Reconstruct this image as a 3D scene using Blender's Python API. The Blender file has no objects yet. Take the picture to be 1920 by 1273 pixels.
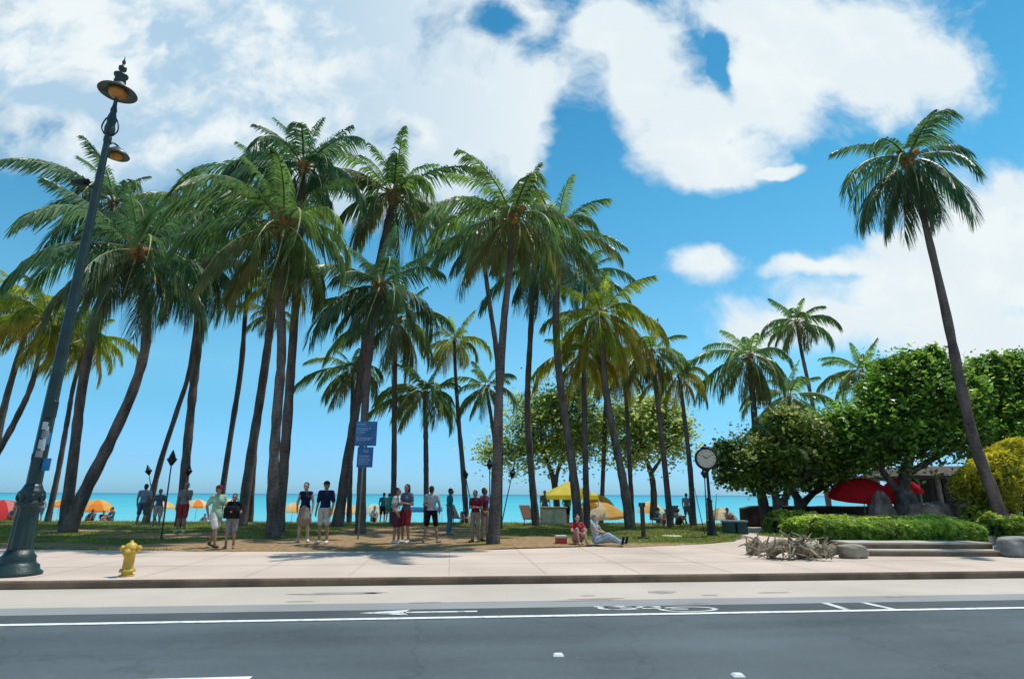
import bpy, bmesh, math, random
import numpy as np
from mathutils import Vector, Matrix, noise as mnoise
random.seed(7)
RNG = np.random.default_rng(11)
R = math.radians
SC = bpy.context.scene
COL = SC.collection
PI = math.pi

# ------------------------------------------------------------------ camera
FPX, PITCH, ROLL, CH = 1076.0, R(15.1), R(0.22), 1.65
_c, _s = math.cos(PITCH), math.sin(PITCH)
FWD = Vector((0, _c, _s)); UP0 = Vector((0, -_s, _c)); RT0 = Vector((1, 0, 0))
RT = RT0 * math.cos(ROLL) + UP0 * math.sin(ROLL)
UP = UP0 * math.cos(ROLL) - RT0 * math.sin(ROLL)
CAMP = Vector((0, 0, CH))
def ray(px, py):
    return FWD + RT * ((px - 960) / FPX) - UP * ((py - 636.5) / FPX)
def G(px, py, z=0.0):                 # where the sight line of a photo pixel meets the level z
    d = ray(px, py); return CAMP + d * ((z - CH) / d.z)
def AT(px, py, y):                    # where it meets the plane at distance y
    d = ray(px, py); return CAMP + d * (y / d.y)
def mpp(px, py, y):                   # metres per photo pixel there
    return (AT(px, py, y) - CAMP).dot(FWD) / FPX
cam = bpy.data.cameras.new('camera'); camo = bpy.data.objects.new('camera', cam); COL.objects.link(camo)
M = Matrix((RT, UP, -FWD)).transposed().to_4x4(); M.translation = CAMP
camo.matrix_world = M
cam.sensor_width = 36; cam.lens = FPX / 1920 * 36; cam.clip_start = 0.1; cam.clip_end = 30000
SC.camera = camo
SC.view_settings.view_transform = 'Standard'; SC.view_settings.look = 'None'; SC.view_settings.exposure = 0

# ------------------------------------------------------------------ materials
def N(nt, t, **k):
    n = nt.nodes.new(t)
    for a, v in k.items():
        if hasattr(n, a): setattr(n, a, v)
    return n
def rgba(c): return (c[0], c[1], c[2], 1)
MATS = {}
def mat(name, col, col2=None, scale=4.0, rough=0.75, bump=0.0, bscale=40.0, metal=0.0, transl=0.0, detail=6, coord='Object',
        lo=0.38, hi=0.62, spec=0.3, stretch=None, rand=0.0, col3=None):
    if name in MATS: return MATS[name]
    m = bpy.data.materials.new(name); m.use_nodes = True; nt = m.node_tree; L = nt.links
    b = nt.nodes['Principled BSDF']; out = nt.nodes['Material Output']
    b.inputs['Roughness'].default_value = rough; b.inputs['Metallic'].default_value = metal
    b.inputs['Specular IOR Level'].default_value = spec
    tc = N(nt, 'ShaderNodeTexCoord'); src = tc.outputs[coord]
    if stretch:
        mp = N(nt, 'ShaderNodeMapping'); mp.inputs['Scale'].default_value = stretch
        L.new(src, mp.inputs['Vector']); src = mp.outputs['Vector']
    c2 = col2 if col2 else tuple(v * 0.8 for v in col)
    nz = N(nt, 'ShaderNodeTexNoise'); nz.inputs['Scale'].default_value = scale; nz.inputs['Detail'].default_value = detail
    L.new(src, nz.inputs['Vector'])
    rp = N(nt, 'ShaderNodeValToRGB'); e = rp.color_ramp.elements
    e[0].position = lo; e[0].color = rgba(c2); e[1].position = hi; e[1].color = rgba(col)
    if col3:
        q = e.new((lo + hi) / 2); q.color = rgba(col3)
    L.new(nz.outputs['Fac'], rp.inputs['Fac']); colsock = rp.outputs['Color']
    if rand:
        oi = N(nt, 'ShaderNodeObjectInfo'); hs = N(nt, 'ShaderNodeHueSaturation')
        ma = N(nt, 'ShaderNodeMapRange'); ma.inputs['To Min'].default_value = 1 - rand; ma.inputs['To Max'].default_value = 1 + rand
        L.new(oi.outputs['Random'], ma.inputs['Value']); L.new(ma.outputs['Result'], hs.inputs['Value'])
        L.new(colsock, hs.inputs['Color']); colsock = hs.outputs['Color']
    L.new(colsock, b.inputs['Base Color'])
    if bump:
        n2 = N(nt, 'ShaderNodeTexNoise'); n2.inputs['Scale'].default_value = bscale; n2.inputs['Detail'].default_value = 5
        L.new(src, n2.inputs['Vector'])
        bp = N(nt, 'ShaderNodeBump'); bp.inputs['Strength'].default_value = bump; bp.inputs['Distance'].default_value = 0.05
        L.new(n2.outputs['Fac'], bp.inputs['Height']); L.new(bp.outputs['Normal'], b.inputs['Normal'])
    if transl:
        tr = N(nt, 'ShaderNodeBsdfTranslucent'); mx = N(nt, 'ShaderNodeMixShader'); mx.inputs['Fac'].default_value = transl
        L.new(colsock, tr.inputs['Color']); L.new(b.outputs['BSDF'], mx.inputs[1]); L.new(tr.outputs['BSDF'], mx.inputs[2])
        L.new(mx.outputs['Shader'], out.inputs['Surface'])
    MATS[name] = m; return m

def leafmat(name, young, mid, old, transl=0.4, rough=0.45, nscale=1.2, spec=0.35):
    """foliage: colour follows a per-leaf 'tint' attribute, broken up by noise; thin leaves let light through"""
    if name in MATS: return MATS[name]
    m = bpy.data.materials.new(name); m.use_nodes = True; nt = m.node_tree; L = nt.links
    b = nt.nodes['Principled BSDF']; out = nt.nodes['Material Output']
    b.inputs['Roughness'].default_value = rough; b.inputs['Specular IOR Level'].default_value = spec
    at = N(nt, 'ShaderNodeAttribute'); at.attribute_name = 'tint'
    rp = N(nt, 'ShaderNodeValToRGB'); e = rp.color_ramp.elements
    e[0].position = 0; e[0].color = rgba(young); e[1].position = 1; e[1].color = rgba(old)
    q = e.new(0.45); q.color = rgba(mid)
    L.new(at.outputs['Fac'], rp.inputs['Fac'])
    tc = N(nt, 'ShaderNodeTexCoord'); nz = N(nt, 'ShaderNodeTexNoise'); nz.inputs['Scale'].default_value = nscale; nz.inputs['Detail'].default_value = 3
    L.new(tc.outputs['Object'], nz.inputs['Vector'])
    mr = N(nt, 'ShaderNodeMapRange'); mr.inputs['From Min'].default_value = 0.3; mr.inputs['From Max'].default_value = 0.7
    mr.inputs['To Min'].default_value = 0.6; mr.inputs['To Max'].default_value = 1.45
    L.new(nz.outputs['Fac'], mr.inputs['Value'])
    hs = N(nt, 'ShaderNodeHueSaturation'); L.new(mr.outputs['Result'], hs.inputs['Value']); L.new(rp.outputs['Color'], hs.inputs['Color'])
    L.new(hs.outputs['Color'], b.inputs['Base Color'])
    tr = N(nt, 'ShaderNodeBsdfTranslucent'); mx = N(nt, 'ShaderNodeMixShader'); mx.inputs['Fac'].default_value = transl
    h2 = N(nt, 'ShaderNodeHueSaturation'); h2.inputs['Hue'].default_value = 0.485; h2.inputs['Saturation'].default_value = 1.1; h2.inputs['Value'].default_value = 1.3
    L.new(hs.outputs['Color'], h2.inputs['Color']); L.new(h2.outputs['Color'], tr.inputs['Color'])
    L.new(b.outputs['BSDF'], mx.inputs[1]); L.new(tr.outputs['BSDF'], mx.inputs[2]); L.new(mx.outputs['Shader'], out.inputs['Surface'])
    MATS[name] = m; return m

# ------------------------------------------------------------------ objects
def tag(o, label=None, cat=None, group=None, kind=None):
    if label: o['label'] = label
    if cat: o['category'] = cat
    if group: o['group'] = group
    if kind: o['kind'] = kind
    return o
def thing(name, label, cat, loc=(0, 0, 0), rz=0.0, group=None):
    o = bpy.data.objects.new(name, None); COL.objects.link(o); o.empty_display_size = 0.2
    o.location = loc; o.rotation_euler = (0, 0, rz)
    return tag(o, label, cat, group)
def mesh_obj(name, v, f, mats, parent=None, smooth=True, mi=None, tint=None):
    me = bpy.data.meshes.new(name); me.from_pydata([tuple(p) for p in v], [], f)
    for m in (mats if isinstance(mats, (list, tuple)) else [mats]): me.materials.append(m)
    if mi is not None: me.polygons.foreach_set('material_index', np.asarray(mi, dtype=np.int32))
    me.polygons.foreach_set('use_smooth', np.full(len(me.polygons), smooth))
    if tint is not None:
        a = me.attributes.new('tint', 'FLOAT', 'FACE'); a.data.foreach_set('value', np.asarray(tint, dtype=np.float32))
    me.update()
    o = bpy.data.objects.new(name, me); COL.objects.link(o)
    if parent is not None: o.parent = parent
    return o
def quads_obj(name, V, mats, parent=None, tint=None, mi=None, nper=4, smooth=False, extra=None):
    """V: (n, 4, 3) array of separate quads -> one mesh (fast path)"""
    V = np.asarray(V, dtype=np.float32); n = len(V)
    vv = V.reshape(-1, 3); idx = np.arange(n * 4, dtype=np.int32)
    ls = np.arange(0, n * 4, 4, dtype=np.int32)
    me = bpy.data.meshes.new(name)
    me.vertices.add(len(vv)); me.vertices.foreach_set('co', vv.ravel())
    me.loops.add(len(idx)); me.loops.foreach_set('vertex_index', idx)
    me.polygons.add(n); me.polygons.foreach_set('loop_start', ls)
    for m in (mats if isinstance(mats, (list, tuple)) else [mats]): me.materials.append(m)
    if mi is not None: me.polygons.foreach_set('material_index', np.asarray(mi, dtype=np.int32))
    me.polygons.foreach_set('use_smooth', np.full(n, smooth))
    if tint is not None:
        a = me.attributes.new('tint', 'FLOAT', 'FACE'); a.data.foreach_set('value', np.asarray(tint, dtype=np.float32))
    me.update(calc_edges=True); me.validate()
    o = bpy.data.objects.new(name, me); COL.objects.link(o)
    if parent is not None: o.parent = parent
    return o

class MB:
    """collects shapes into one mesh"""
    def __init__(s): s.v = []; s.f = []; s.m = []
    def add(s, v, f, m=0):
        o = len(s.v); s.v += [Vector(p) for p in v]; s.f += [tuple(i + o for i in q) for q in f]; s.m += [m] * len(f); return s
    def box(s, c, size, rz=0.0, m=0, top=1.0, bev=0.0):
        x, y, z = size[0] / 2, size[1] / 2, size[2] / 2; ca, sa = math.cos(rz), math.sin(rz); vs = []
        if bev:
            b = bev; ring = [(-1, -1), (1, -1), (1, 1), (-1, 1)]; oct_ = []
            for (a, q) in ring:
                if a * q > 0: oct_ += [(a * (x), q * (y - b)), (a * (x - b), q * y)] if a > 0 else [(a * x, q * (y - b)), (a * (x - b), q * y)]
                else: oct_ += [(a * (x - b), q * y), (a * x, q * (y - b))] if True else []
            oct_ = [(-x, -y + b), (-x + b, -y), (x - b, -y), (x, -y + b), (x, y - b), (x - b, y), (-x + b, y), (-x, y - b)]
            rows = []
            for (zz, sc) in ((-z, 1), (z - b, 1), (z, 1 - b / min(x, y) * 0.8)):
                rows.append([(px * sc, py * sc, zz) for px, py in oct_])
            v = [p for r_ in rows for p in r_]; f = []
            for r_ in range(2):
                for i in range(8): f.append((r_ * 8 + i, r_ * 8 + (i + 1) % 8, r_ * 8 + 8 + (i + 1) % 8, r_ * 8 + 8 + i))
            f.append(tuple(range(16, 24))); f.append(tuple(range(7, -1, -1)))
        else:
            v = [(-x, -y, -z), (x, -y, -z), (x, y, -z), (-x, y, -z), (-x * top, -y * top, z), (x * top, -y * top, z), (x * top, y * top, z), (-x * top, y * top, z)]
            f = [(0, 3, 2, 1), (4, 5, 6, 7), (0, 1, 5, 4), (1, 2, 6, 5), (2, 3, 7, 6), (3, 0, 4, 7)]
        v = [(c[0] + p[0] * ca - p[1] * sa, c[1] + p[0] * sa + p[1] * ca, c[2] + p[2]) for p in v]
        return s.add(v, f, m)
    def tube(s, pts, rad, n=8, m=0, cap=True):
        pts = [Vector(p) for p in pts]; k = len(pts)
        if not hasattr(rad, '__len__'): rad = [rad] * k
        v = []; f = []; ref = None
        for i in range(k):
            t = (pts[min(i + 1, k - 1)] - pts[max(i - 1, 0)]).normalized()
            if ref is None: ref = Vector((1, 0, 0)) if abs(t.x) < 0.9 else Vector((0, 1, 0))
            a = (ref - t * ref.dot(t)).normalized(); b = t.cross(a); ref = a
            for j in range(n):
                an = 2 * PI * j / n; v.append(pts[i] + (a * math.cos(an) + b * math.sin(an)) * rad[i])
        for i in range(k - 1):
            for j in range(n): f.append((i * n + j, i * n + (j + 1) % n, (i + 1) * n + (j + 1) % n, (i + 1) * n + j))
        if cap: f.append(tuple(range(n - 1, -1, -1))); f.append(tuple((k - 1) * n + j for j in range(n)))
        return s.add(v, f, m)
    def lathe(s, prof, c=(0, 0, 0), n=24, m=0, flute=0.0):
        v = []; f = []; k = len(prof)
        for (r, z) in prof:
            for j in range(n):
                rr = r * (1 - flute * (j % 2)); an = 2 * PI * j / n
                v.append((c[0] + rr * math.cos(an), c[1] + rr * math.sin(an), c[2] + z))
        for i in range(k - 1):
            for j in range(n): f.append((i * n + j, i * n + (j + 1) % n, (i + 1) * n + (j + 1) % n, (i + 1) * n + j))
        f.append(tuple(range(n - 1, -1, -1))); f.append(tuple((k - 1) * n + j for j in range(n)))
        return s.add(v, f, m)
    def ell(s, c, r, n=12, k=8, m=0, rot=None):
        v = []; f = []
        for i in range(1, k):
            th = PI * i / k
            for j in range(n):
                an = 2 * PI * j / n; v.append(Vector((r[0] * math.sin(th) * math.cos(an), r[1] * math.sin(th) * math.sin(an), r[2] * math.cos(th))))
        v.append(Vector((0, 0, r[2]))); v.append(Vector((0, 0, -r[2]))); t, b = len(v) - 2, len(v) - 1
        for i in range(k - 2):
            for j in range(n): f.append((i * n + j, (i + 1) * n + j, (i + 1) * n + (j + 1) % n, i * n + (j + 1) % n))
        for j in range(n): f.append((t, j, (j + 1) % n)); f.append((b, (k - 2) * n + (j + 1) % n, (k - 2) * n + j))
        if rot is not None: v = [rot @ p for p in v]
        return s.add([p + Vector(c) for p in v], f, m)
    def cap(s, a, ra, b, rb, n=10, m=0):          # tapered limb with round ends
        a, b = Vector(a), Vector(b); d = (b - a); L = d.length; d = d / max(L, 1e-6); P = []; Q = []
        for q in (-0.92, -0.6, 0.0): P.append(a + d * ra * q); Q.append(ra * math.sqrt(max(0, 1 - q * q)))
        for q in (0.0, 0.6, 0.92): P.append(b + d * rb * q); Q.append(rb * math.sqrt(max(0, 1 - q * q)))
        return s.tube(P, Q, n, m)
    def poly(s, pts, m=0): return s.add(pts, [tuple(range(len(pts)))], m)
    def prism(s, pts, z0, z1, m=0):
        n = len(pts); v = [(p[0], p[1], z0) for p in pts] + [(p[0], p[1], z1) for p in pts]
        f = [tuple(range(n - 1, -1, -1)), tuple(range(n, 2 * n))] + [(i, (i + 1) % n, n + (i + 1) % n, n + i) for i in range(n)]
        return s.add(v, f, m)
    def build(s, name, mats, parent=None, smooth=True, tint=None):
        return mesh_obj(name, s.v, s.f, mats, parent, smooth, s.m, tint)
def flat_smooth(o, angle=40):
    """smooth shading with hard edges kept"""
    me = o.data; bm = bmesh.new(); bm.from_mesh(me)
    for e in bm.edges:
        e.smooth = not (len(e.link_faces) == 2 and e.calc_face_angle(0) > R(angle))
    bm.to_mesh(me); bm.free(); return o
def spline(pts, n):
    """Catmull-Rom through points given as tuples of any length"""
    P = np.array(pts, dtype=float); P = np.vstack([2 * P[0] - P[1], P, 2 * P[-1] - P[-2]]); out = []
    k = len(P) - 3
    for i in range(n):
        t = i / (n - 1) * k; j = min(int(t), k - 1); u = t - j; a, b, c, d = P[j:j + 4]
        out.append(0.5 * ((2 * b) + (-a + c) * u + (2 * a - 5 * b + 4 * c - d) * u * u + (-a + 3 * b - 3 * c + d) * u ** 3))
    return np.array(out)

# ------------------------------------------------------------------ world: daylight sky with drifting cumulus
SUN_EL, SUN_AZ = R(70), R(56)           # azimuth measured from +y (seaward) towards +x
SUNV = Vector((math.sin(SUN_AZ) * math.cos(SUN_EL), math.cos(SUN_AZ) * math.cos(SUN_EL), math.sin(SUN_EL)))
W = bpy.data.worlds.new('World'); SC.world = W; W.use_nodes = True; wn = W.node_tree; WL = wn.links
bg = wn.nodes['Background']; bg.inputs['Strength'].default_value = 0.1
sky = N(wn, 'ShaderNodeTexSky'); sky.sky_type = 'NISHITA'; sky.sun_disc = False
sky.sun_elevation = SUN_EL; sky.sun_rotation = SUN_AZ; sky.air_density = 1.0; sky.dust_density = 0.4; sky.ozone_density = 2.0
hsv = N(wn, 'ShaderNodeHueSaturation'); hsv.inputs['Saturation'].default_value = 1.15; hsv.inputs['Value'].default_value = 1.0
mulc = N(wn, 'ShaderNodeMix', data_type='RGBA', blend_type='MULTIPLY'); mulc.inputs['Factor'].default_value = 1
WL.new(sky.outputs['Color'], hsv.inputs['Color']); WL.new(hsv.outputs['Color'], mulc.inputs['A'])
tcw = N(wn, 'ShaderNodeTexCoord'); sep = N(wn, 'ShaderNodeSeparateXYZ'); WL.new(tcw.outputs['Generated'], sep.inputs['Vector'])
def wm(op, a, b=None, c=None, clamp=False):
    n = N(wn, 'ShaderNodeMath', operation=op, use_clamp=clamp)
    for i, q in enumerate((a, b, c)):
        if q is None: continue
        if isinstance(q, (int, float)): n.inputs[i].default_value = q
        else: WL.new(q, n.inputs[i])
    return n.outputs[0]
def wv(op, a, b=None):
    n = N(wn, 'ShaderNodeVectorMath', operation=op)
    for i, q in enumerate((a, b)):
        if q is None: continue
        if isinstance(q, (tuple, list)): n.inputs[i].default_value = q
        else: WL.new(q, n.inputs[i])
    return n.outputs['Value'] if op in ('LENGTH', 'DOT_PRODUCT') else n.outputs['Vector']
skr = N(wn, 'ShaderNodeValToRGB'); WL.new(sep.outputs['Z'], skr.inputs['Fac'])          # clear tropical air: purer blue overhead, cyan lower down
SKR = ((0.0, (0.50, 1.05, 1.95)), (0.05, (0.56, 1.05, 1.7)), (0.14, (0.70, 1.33, 1.46)), (0.2, (1.0, 1.66, 1.58)), (0.3, (0.98, 1.74, 1.57)), (0.47, (0.70, 1.68, 1.52)), (0.62, (0.48, 1.42, 1.38)), (1.0, (0.25, 1.0, 1.1)))
els = skr.color_ramp.elements; els[0].color = rgba([c / 2 for c in SKR[0][1]]); els[1].color = rgba([c / 2 for c in SKR[-1][1]])
for p_, c_ in SKR[1:-1]:
    els.new(p_).color = rgba([c / 2 for c in c_])
dbl = N(wn, 'ShaderNodeVectorMath', operation='SCALE'); dbl.inputs['Scale'].default_value = 2.0
WL.new(skr.outputs['Color'], dbl.inputs[0]); WL.new(dbl.outputs['Vector'], mulc.inputs['B'])
ay = wm('MAXIMUM', wm('ABSOLUTE', sep.outputs['Y']), 0.04)
cmb = N(wn, 'ShaderNodeCombineXYZ')
WL.new(wm('DIVIDE', sep.outputs['X'], ay), cmb.inputs['X']); WL.new(wm('DIVIDE', wm('MAXIMUM', sep.outputs['Z'], 0.0), ay), cmb.inputs['Y'])
uv = cmb.outputs['Vector']
def wnoise(vec, scale, detail=8, rough=0.55, off=(0, 0, 0)):
    n = N(wn, 'ShaderNodeTexNoise'); n.inputs['Scale'].default_value = scale; n.inputs['Detail'].default_value = detail; n.inputs['Roughness'].default_value = rough
    WL.new(wv('ADD', vec, off) if any(off) else vec, n.inputs['Vector']); return n
n0 = wnoise(uv, 2.2, 5, 0.5)
warp = wv('MULTIPLY', wv('SUBTRACT', n0.outputs['Color'], (0.5, 0.5, 0.5)), (0.17, 0.14, 0))
n0b = wnoise(uv, 9.0, 4, 0.5, (4.4, 1.0, 2.0)); warp2 = wv('MULTIPLY', wv('SUBTRACT', n0b.outputs['Color'], (0.5, 0.5, 0.5)), (0.07, 0.06, 0))
uvw = wv('ADD', wv('ADD', uv, warp), warp2)
def skyuv(px, py):
    d = ray(px, py); return d.x / d.y, d.z / d.y
def blob(cx, cy, rx, ry):
    u, v = skyuv(cx, cy); ua, _ = skyuv(cx - rx, cy); ub, _ = skyuv(cx + rx, cy); _, va = skyuv(cx, cy - ry); _, vb = skyuv(cx, cy + ry)
    q = wv('MULTIPLY', wv('SUBTRACT', uvw, (u, v, 0)), (2 / abs(ub - ua), 2 / abs(vb - va), 0))
    return wm('SUBTRACT', 1.0, wv('LENGTH', q))
CLOUDS = [(150, 60, 420, 330), (560, 120, 420, 290), (860, 210, 230, 210), (330, 250, 330, 120), (640, -40, 600, 180), (700, 330, 260, 110),
          (1180, 130, 150, 150), (1270, 240, 120, 110), (1330, 310, 130, 70), (1130, 60, 120, 90), (1600, 90, 290, 140), (1460, 150, 150, 130), (1740, 110, 150, 90), (1480, 40, 190, 90),
          (1880, 500, 280, 190), (1700, 560, 260, 110), (1560, 600, 190, 60), (1900, 640, 300, 90), (1330, 495, 80, 45), (1560, 510, 130, 26), (1440, 330, 60, 14),
          (1760, 470, 200, 60)]
field = None
for b in CLOUDS:
    v = blob(*b); field = v if field is None else wm('SMOOTH_MAX', field, v, 0.12)
for h in ((925, 42, 60, 40), (1010, -20, 90, 50), (40, 420, 190, 120), (1100, 300, 90, 170), (1345, 120, 26, 90), (1420, 420, 300, 80)):
    field = wm('SUBTRACT', field, wm('MULTIPLY', wm('MAXIMUM', blob(*h), 0.0), 1.0))
fb = wnoise(uvw, 6.0, 10, 0.56, (3.1, 1.7, 0.4))
dens = wm('ADD', field, wm('MULTIPLY', wm('SUBTRACT', fb.outputs['Fac'], 0.5), 2.3))
mr = N(wn, 'ShaderNodeMapRange', interpolation_type='SMOOTHSTEP'); mr.inputs['From Min'].default_value = -0.20; mr.inputs['From Max'].default_value = 0.50
WL.new(dens, mr.inputs['Value']); mask = mr.outputs['Result']
fb2 = wnoise(uvw, 2.6, 6, 0.5, (7.3, 2.2, 1.1))
up_ = wnoise(wv('ADD', uvw, (0.02, 0.06, 0)), 6.0, 10, 0.56, (3.1, 1.7, 0.4))          # density a little towards the sun: lit and shaded sides
shade = wm('MULTIPLY', wm('SUBTRACT', fb.outputs['Fac'], up_.outputs['Fac']), 1.0)
lft = N(wn, 'ShaderNodeMapRange'); lft.inputs['From Min'].default_value = 0.05; lft.inputs['From Max'].default_value = -0.5
lft.inputs['To Min'].default_value = 0.0; lft.inputs['To Max'].default_value = 0.72; WL.new(cmb.outputs[0], wv('LENGTH', uv).node.inputs[0])
sx = N(wn, 'ShaderNodeSeparateXYZ'); WL.new(uv, sx.inputs[0]); WL.new(sx.outputs['X'], lft.inputs['Value'])
sm = N(wn, 'ShaderNodeMapRange', interpolation_type='SMOOTHSTEP'); sm.inputs['From Min'].default_value = 0.30; sm.inputs['From Max'].default_value = 0.60
WL.new(wm('ADD', fb2.outputs['Fac'], shade), sm.inputs['Value'])
grey = wm('MULTIPLY', sm.outputs['Result'], wm('ADD', 0.14, lft.outputs['Result']), clamp=True)
cc = N(wn, 'ShaderNodeMix', data_type='RGBA'); cc.inputs['A'].default_value = (8.6, 9.3, 9.5, 1); cc.inputs['B'].default_value = (3.6, 5.8, 7.8, 1)
WL.new(grey, cc.inputs['Factor'])
mixc = N(wn, 'ShaderNodeMix', data_type='RGBA'); WL.new(mask, mixc.inputs['Factor'])
WL.new(mulc.outputs['Result'], mixc.inputs['A']); WL.new(cc.outputs['Result'], mixc.inputs['B'])
WL.new(mixc.outputs['Result'], bg.inputs['Color'])
W.cycles.sampling_method = 'MANUAL'; W.cycles.sample_map_resolution = 512
sl = bpy.data.lights.new('sun', 'SUN'); sl.energy = 4.2; sl.angle = R(0.53); sl.color = (1.0, 0.955, 0.88)
so = bpy.data.objects.new('sun', sl); COL.objects.link(so); so.rotation_euler = (-SUNV).to_track_quat('-Z', 'Y').to_euler(); so.location = (20, 20, 60)

# ------------------------------------------------------------------ road frame
A_, B_ = G(0, 1106), G(1920, 1084)
US = (B_ - A_); US.z = 0; US.normalize(); UT = Vector((-US.y, US.x, 0))
TK = A_.dot(UT)                                   # kerb line, distance across the road
def ST(s, t, z=0.0): return US * s + UT * t + Vector((0, 0, z))
def st_of(p): return Vector(p).dot(US), Vector(p).dot(UT)
def tpx(px, py, z=0.0): return st_of(G(px, py, z))
T_EDGE = (tpx(300, 1160)[1] + tpx(1500, 1154)[1]) / 2          # white edge line
T_ASPH = (tpx(200, 1142)[1] + tpx(1700, 1137)[1]) / 2          # asphalt / concrete gutter joint
SW = 0.14
YB = 31.0
def gz(x, y):                                     # ground level landward -> beach
    if y < 33.4: return SW
    if y < 44: return SW - (y - 33.4) * 0.095
    return SW - 1.007 - (y - 44) * 0.03
def strip(name, s0, s1, t0, t1, z, m, ns=1, kind='structure', parent=None):
    v = []; f = []
    for i in range(ns + 1):
        s = s0 + (s1 - s0) * i / ns; v += [ST(s, t0, z), ST(s, t1, z)]
    for i in range(ns): f.append((2 * i, 2 * i + 2, 2 * i + 3, 2 * i + 1))
    o = mesh_obj(name, v, f, m, parent, False)
    if kind: o['kind'] = kind
    return o

# materials of the ground
US_PLACE = 0
asph = bpy.data.materials.new('asphalt'); asph.use_nodes = True; nt = asph.node_tree; L = nt.links; b = nt.nodes['Principled BSDF']; b.inputs['Roughness'].default_value = 0.8; b.inputs['Specular IOR Level'].default_value = 0.3
def nzn(scale, detail, vec, rough=.5):
    n = N(nt, 'ShaderNodeTexNoise'); n.inputs['Scale'].default_value = scale; n.inputs['Detail'].default_value = detail; n.inputs['Roughness'].default_value = rough; L.new(vec, n.inputs['Vector']); return n.outputs['Fac']
def mth(op, a, b_, c=None):
    n = N(nt, 'ShaderNodeMath', operation=op)
    for i, q in enumerate((a, b_, c)):
        if q is None: continue
        if isinstance(q, (int, float)): n.inputs[i].default_value = q
        else: L.new(q, n.inputs[i])
    return n.outputs[0]
g = N(nt, 'ShaderNodeNewGeometry'); mp = N(nt, 'ShaderNodeMapping'); mp.inputs['Rotation'].default_value = (0, 0, -math.atan2(US.y, US.x)); L.new(g.outputs['Position'], mp.inputs['Vector'])
mp1 = N(nt, 'ShaderNodeMapping'); mp1.inputs['Scale'].default_value = (.10, 1.0, 1); L.new(mp.outputs['Vector'], mp1.inputs['Vector'])
wear = nzn(1.1, 6, mp1.outputs['Vector']); blot = nzn(.45, 5, mp.outputs['Vector']); grit = nzn(75, 3, mp.outputs['Vector'], .7); fine = nzn(11, 6, mp.outputs['Vector'], .65)
vor = N(nt, 'ShaderNodeTexVoronoi', feature='DISTANCE_TO_EDGE'); vor.inputs['Scale'].default_value = .32; wob = N(nt, 'ShaderNodeVectorMath', operation='ADD'); nw = N(nt, 'ShaderNodeTexNoise'); nw.inputs['Scale'].default_value = 1.6; nw.inputs['Detail'].default_value = 6; L.new(mp.outputs['Vector'], nw.inputs['Vector']); L.new(mp.outputs['Vector'], wob.inputs[0]); L.new(nw.outputs['Color'], wob.inputs[1]); L.new(wob.outputs['Vector'], vor.inputs['Vector'])
ck_ = N(nt, 'ShaderNodeMapRange'); ck_.inputs['From Min'].default_value = 0.0; ck_.inputs['From Max'].default_value = 0.010; ck_.inputs['To Min'].default_value = 0.8; L.new(vor.outputs['Distance'], ck_.inputs['Value'])
val = mth('ADD', mth('ADD', mth('MULTIPLY', wear, .9), mth('MULTIPLY', blot, .9)), mth('ADD', mth('MULTIPLY', grit, .75), mth('MULTIPLY', fine, .45)))
rp = N(nt, 'ShaderNodeValToRGB'); L.new(mth('MULTIPLY', val, .333), rp.inputs['Fac']); e = rp.color_ramp.elements; e[0].position = .36; e[0].color = (.040, .054, .062, 1); e[1].position = .62; e[1].color = (.116, .144, .158, 1)
mxx = N(nt, 'ShaderNodeMix', data_type='RGBA', blend_type='MULTIPLY'); mxx.inputs['Factor'].default_value = 1; L.new(rp.outputs['Color'], mxx.inputs['A']); L.new(ck_.outputs['Result'], mxx.inputs['B']); L.new(mxx.outputs['Result'], b.inputs['Base Color'])
bp = N(nt, 'ShaderNodeBump'); bp.inputs['Strength'].default_value = 0.5; bp.inputs['Distance'].default_value = 0.02; L.new(grit, bp.inputs['Height']); L.new(bp.outputs['Normal'], b.inputs['Normal'])
bikel = mat('bike_lane_asphalt', (0.08, 0.093, 0.10), (0.055, 0.067, 0.074), 0.6, 0.8, 0.3, 60, detail=9)
conc = mat('gutter_concrete', (0.54, 0.475, 0.41), (0.44, 0.385, 0.325), 0.5, 0.85, 0.25, 30, detail=10, lo=0.3, hi=0.7)
pave = mat('pavement_concrete', (0.61, 0.49, 0.41), (0.47, 0.375, 0.31), 0.45, 0.85, 0.2, 25, detail=12, lo=0.3, hi=0.66)
kerbm = mat('kerb_face_shaded', (0.22, 0.145, 0.095), (0.12, 0.085, 0.06), 1.5, 0.85, 0.4, 20)  # dark brown: the shade on the kerb's road face is put into its colour
paint = mat('road_paint', (0.74, 0.75, 0.74), (0.50, 0.51, 0.51), 9.0, 0.6, 0.1, 50, detail=10, lo=0.34, hi=0.50)
worn = mat('worn_road_paint', (0.60, 0.62, 0.62), (0.16, 0.18, 0.19), 5.0, 0.7, 0.1, 50, detail=10, lo=0.33, hi=0.50)
sandm = mat('beach_sand', (0.60, 0.52, 0.40), (0.48, 0.41, 0.31), 0.5, 0.95, 0.5, 12, detail=10)

strip('ground', -900, 900, -700, TK + 1.0, -0.05, sandm)
strip('road', -160, 160, -14, T_ASPH, 0.0, asph)
strip('bike_lane', -160, 160, T_EDGE + 0.06, T_ASPH, 0.004, bikel)
T_GR = (tpx(200, 1131)[1] + tpx(1700, 1123)[1]) / 2
greyc = mat('worn_grey_concrete', (0.30, 0.305, 0.30), (0.235, 0.24, 0.24), 0.5, 0.85, 0.25, 30, detail=10, lo=0.3, hi=0.7)
strip('road_shoulder', -160, 160, T_ASPH, T_GR, 0.004, greyc)
strip('gutter', -160, 160, T_GR, TK, 0.004, conc)
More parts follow.
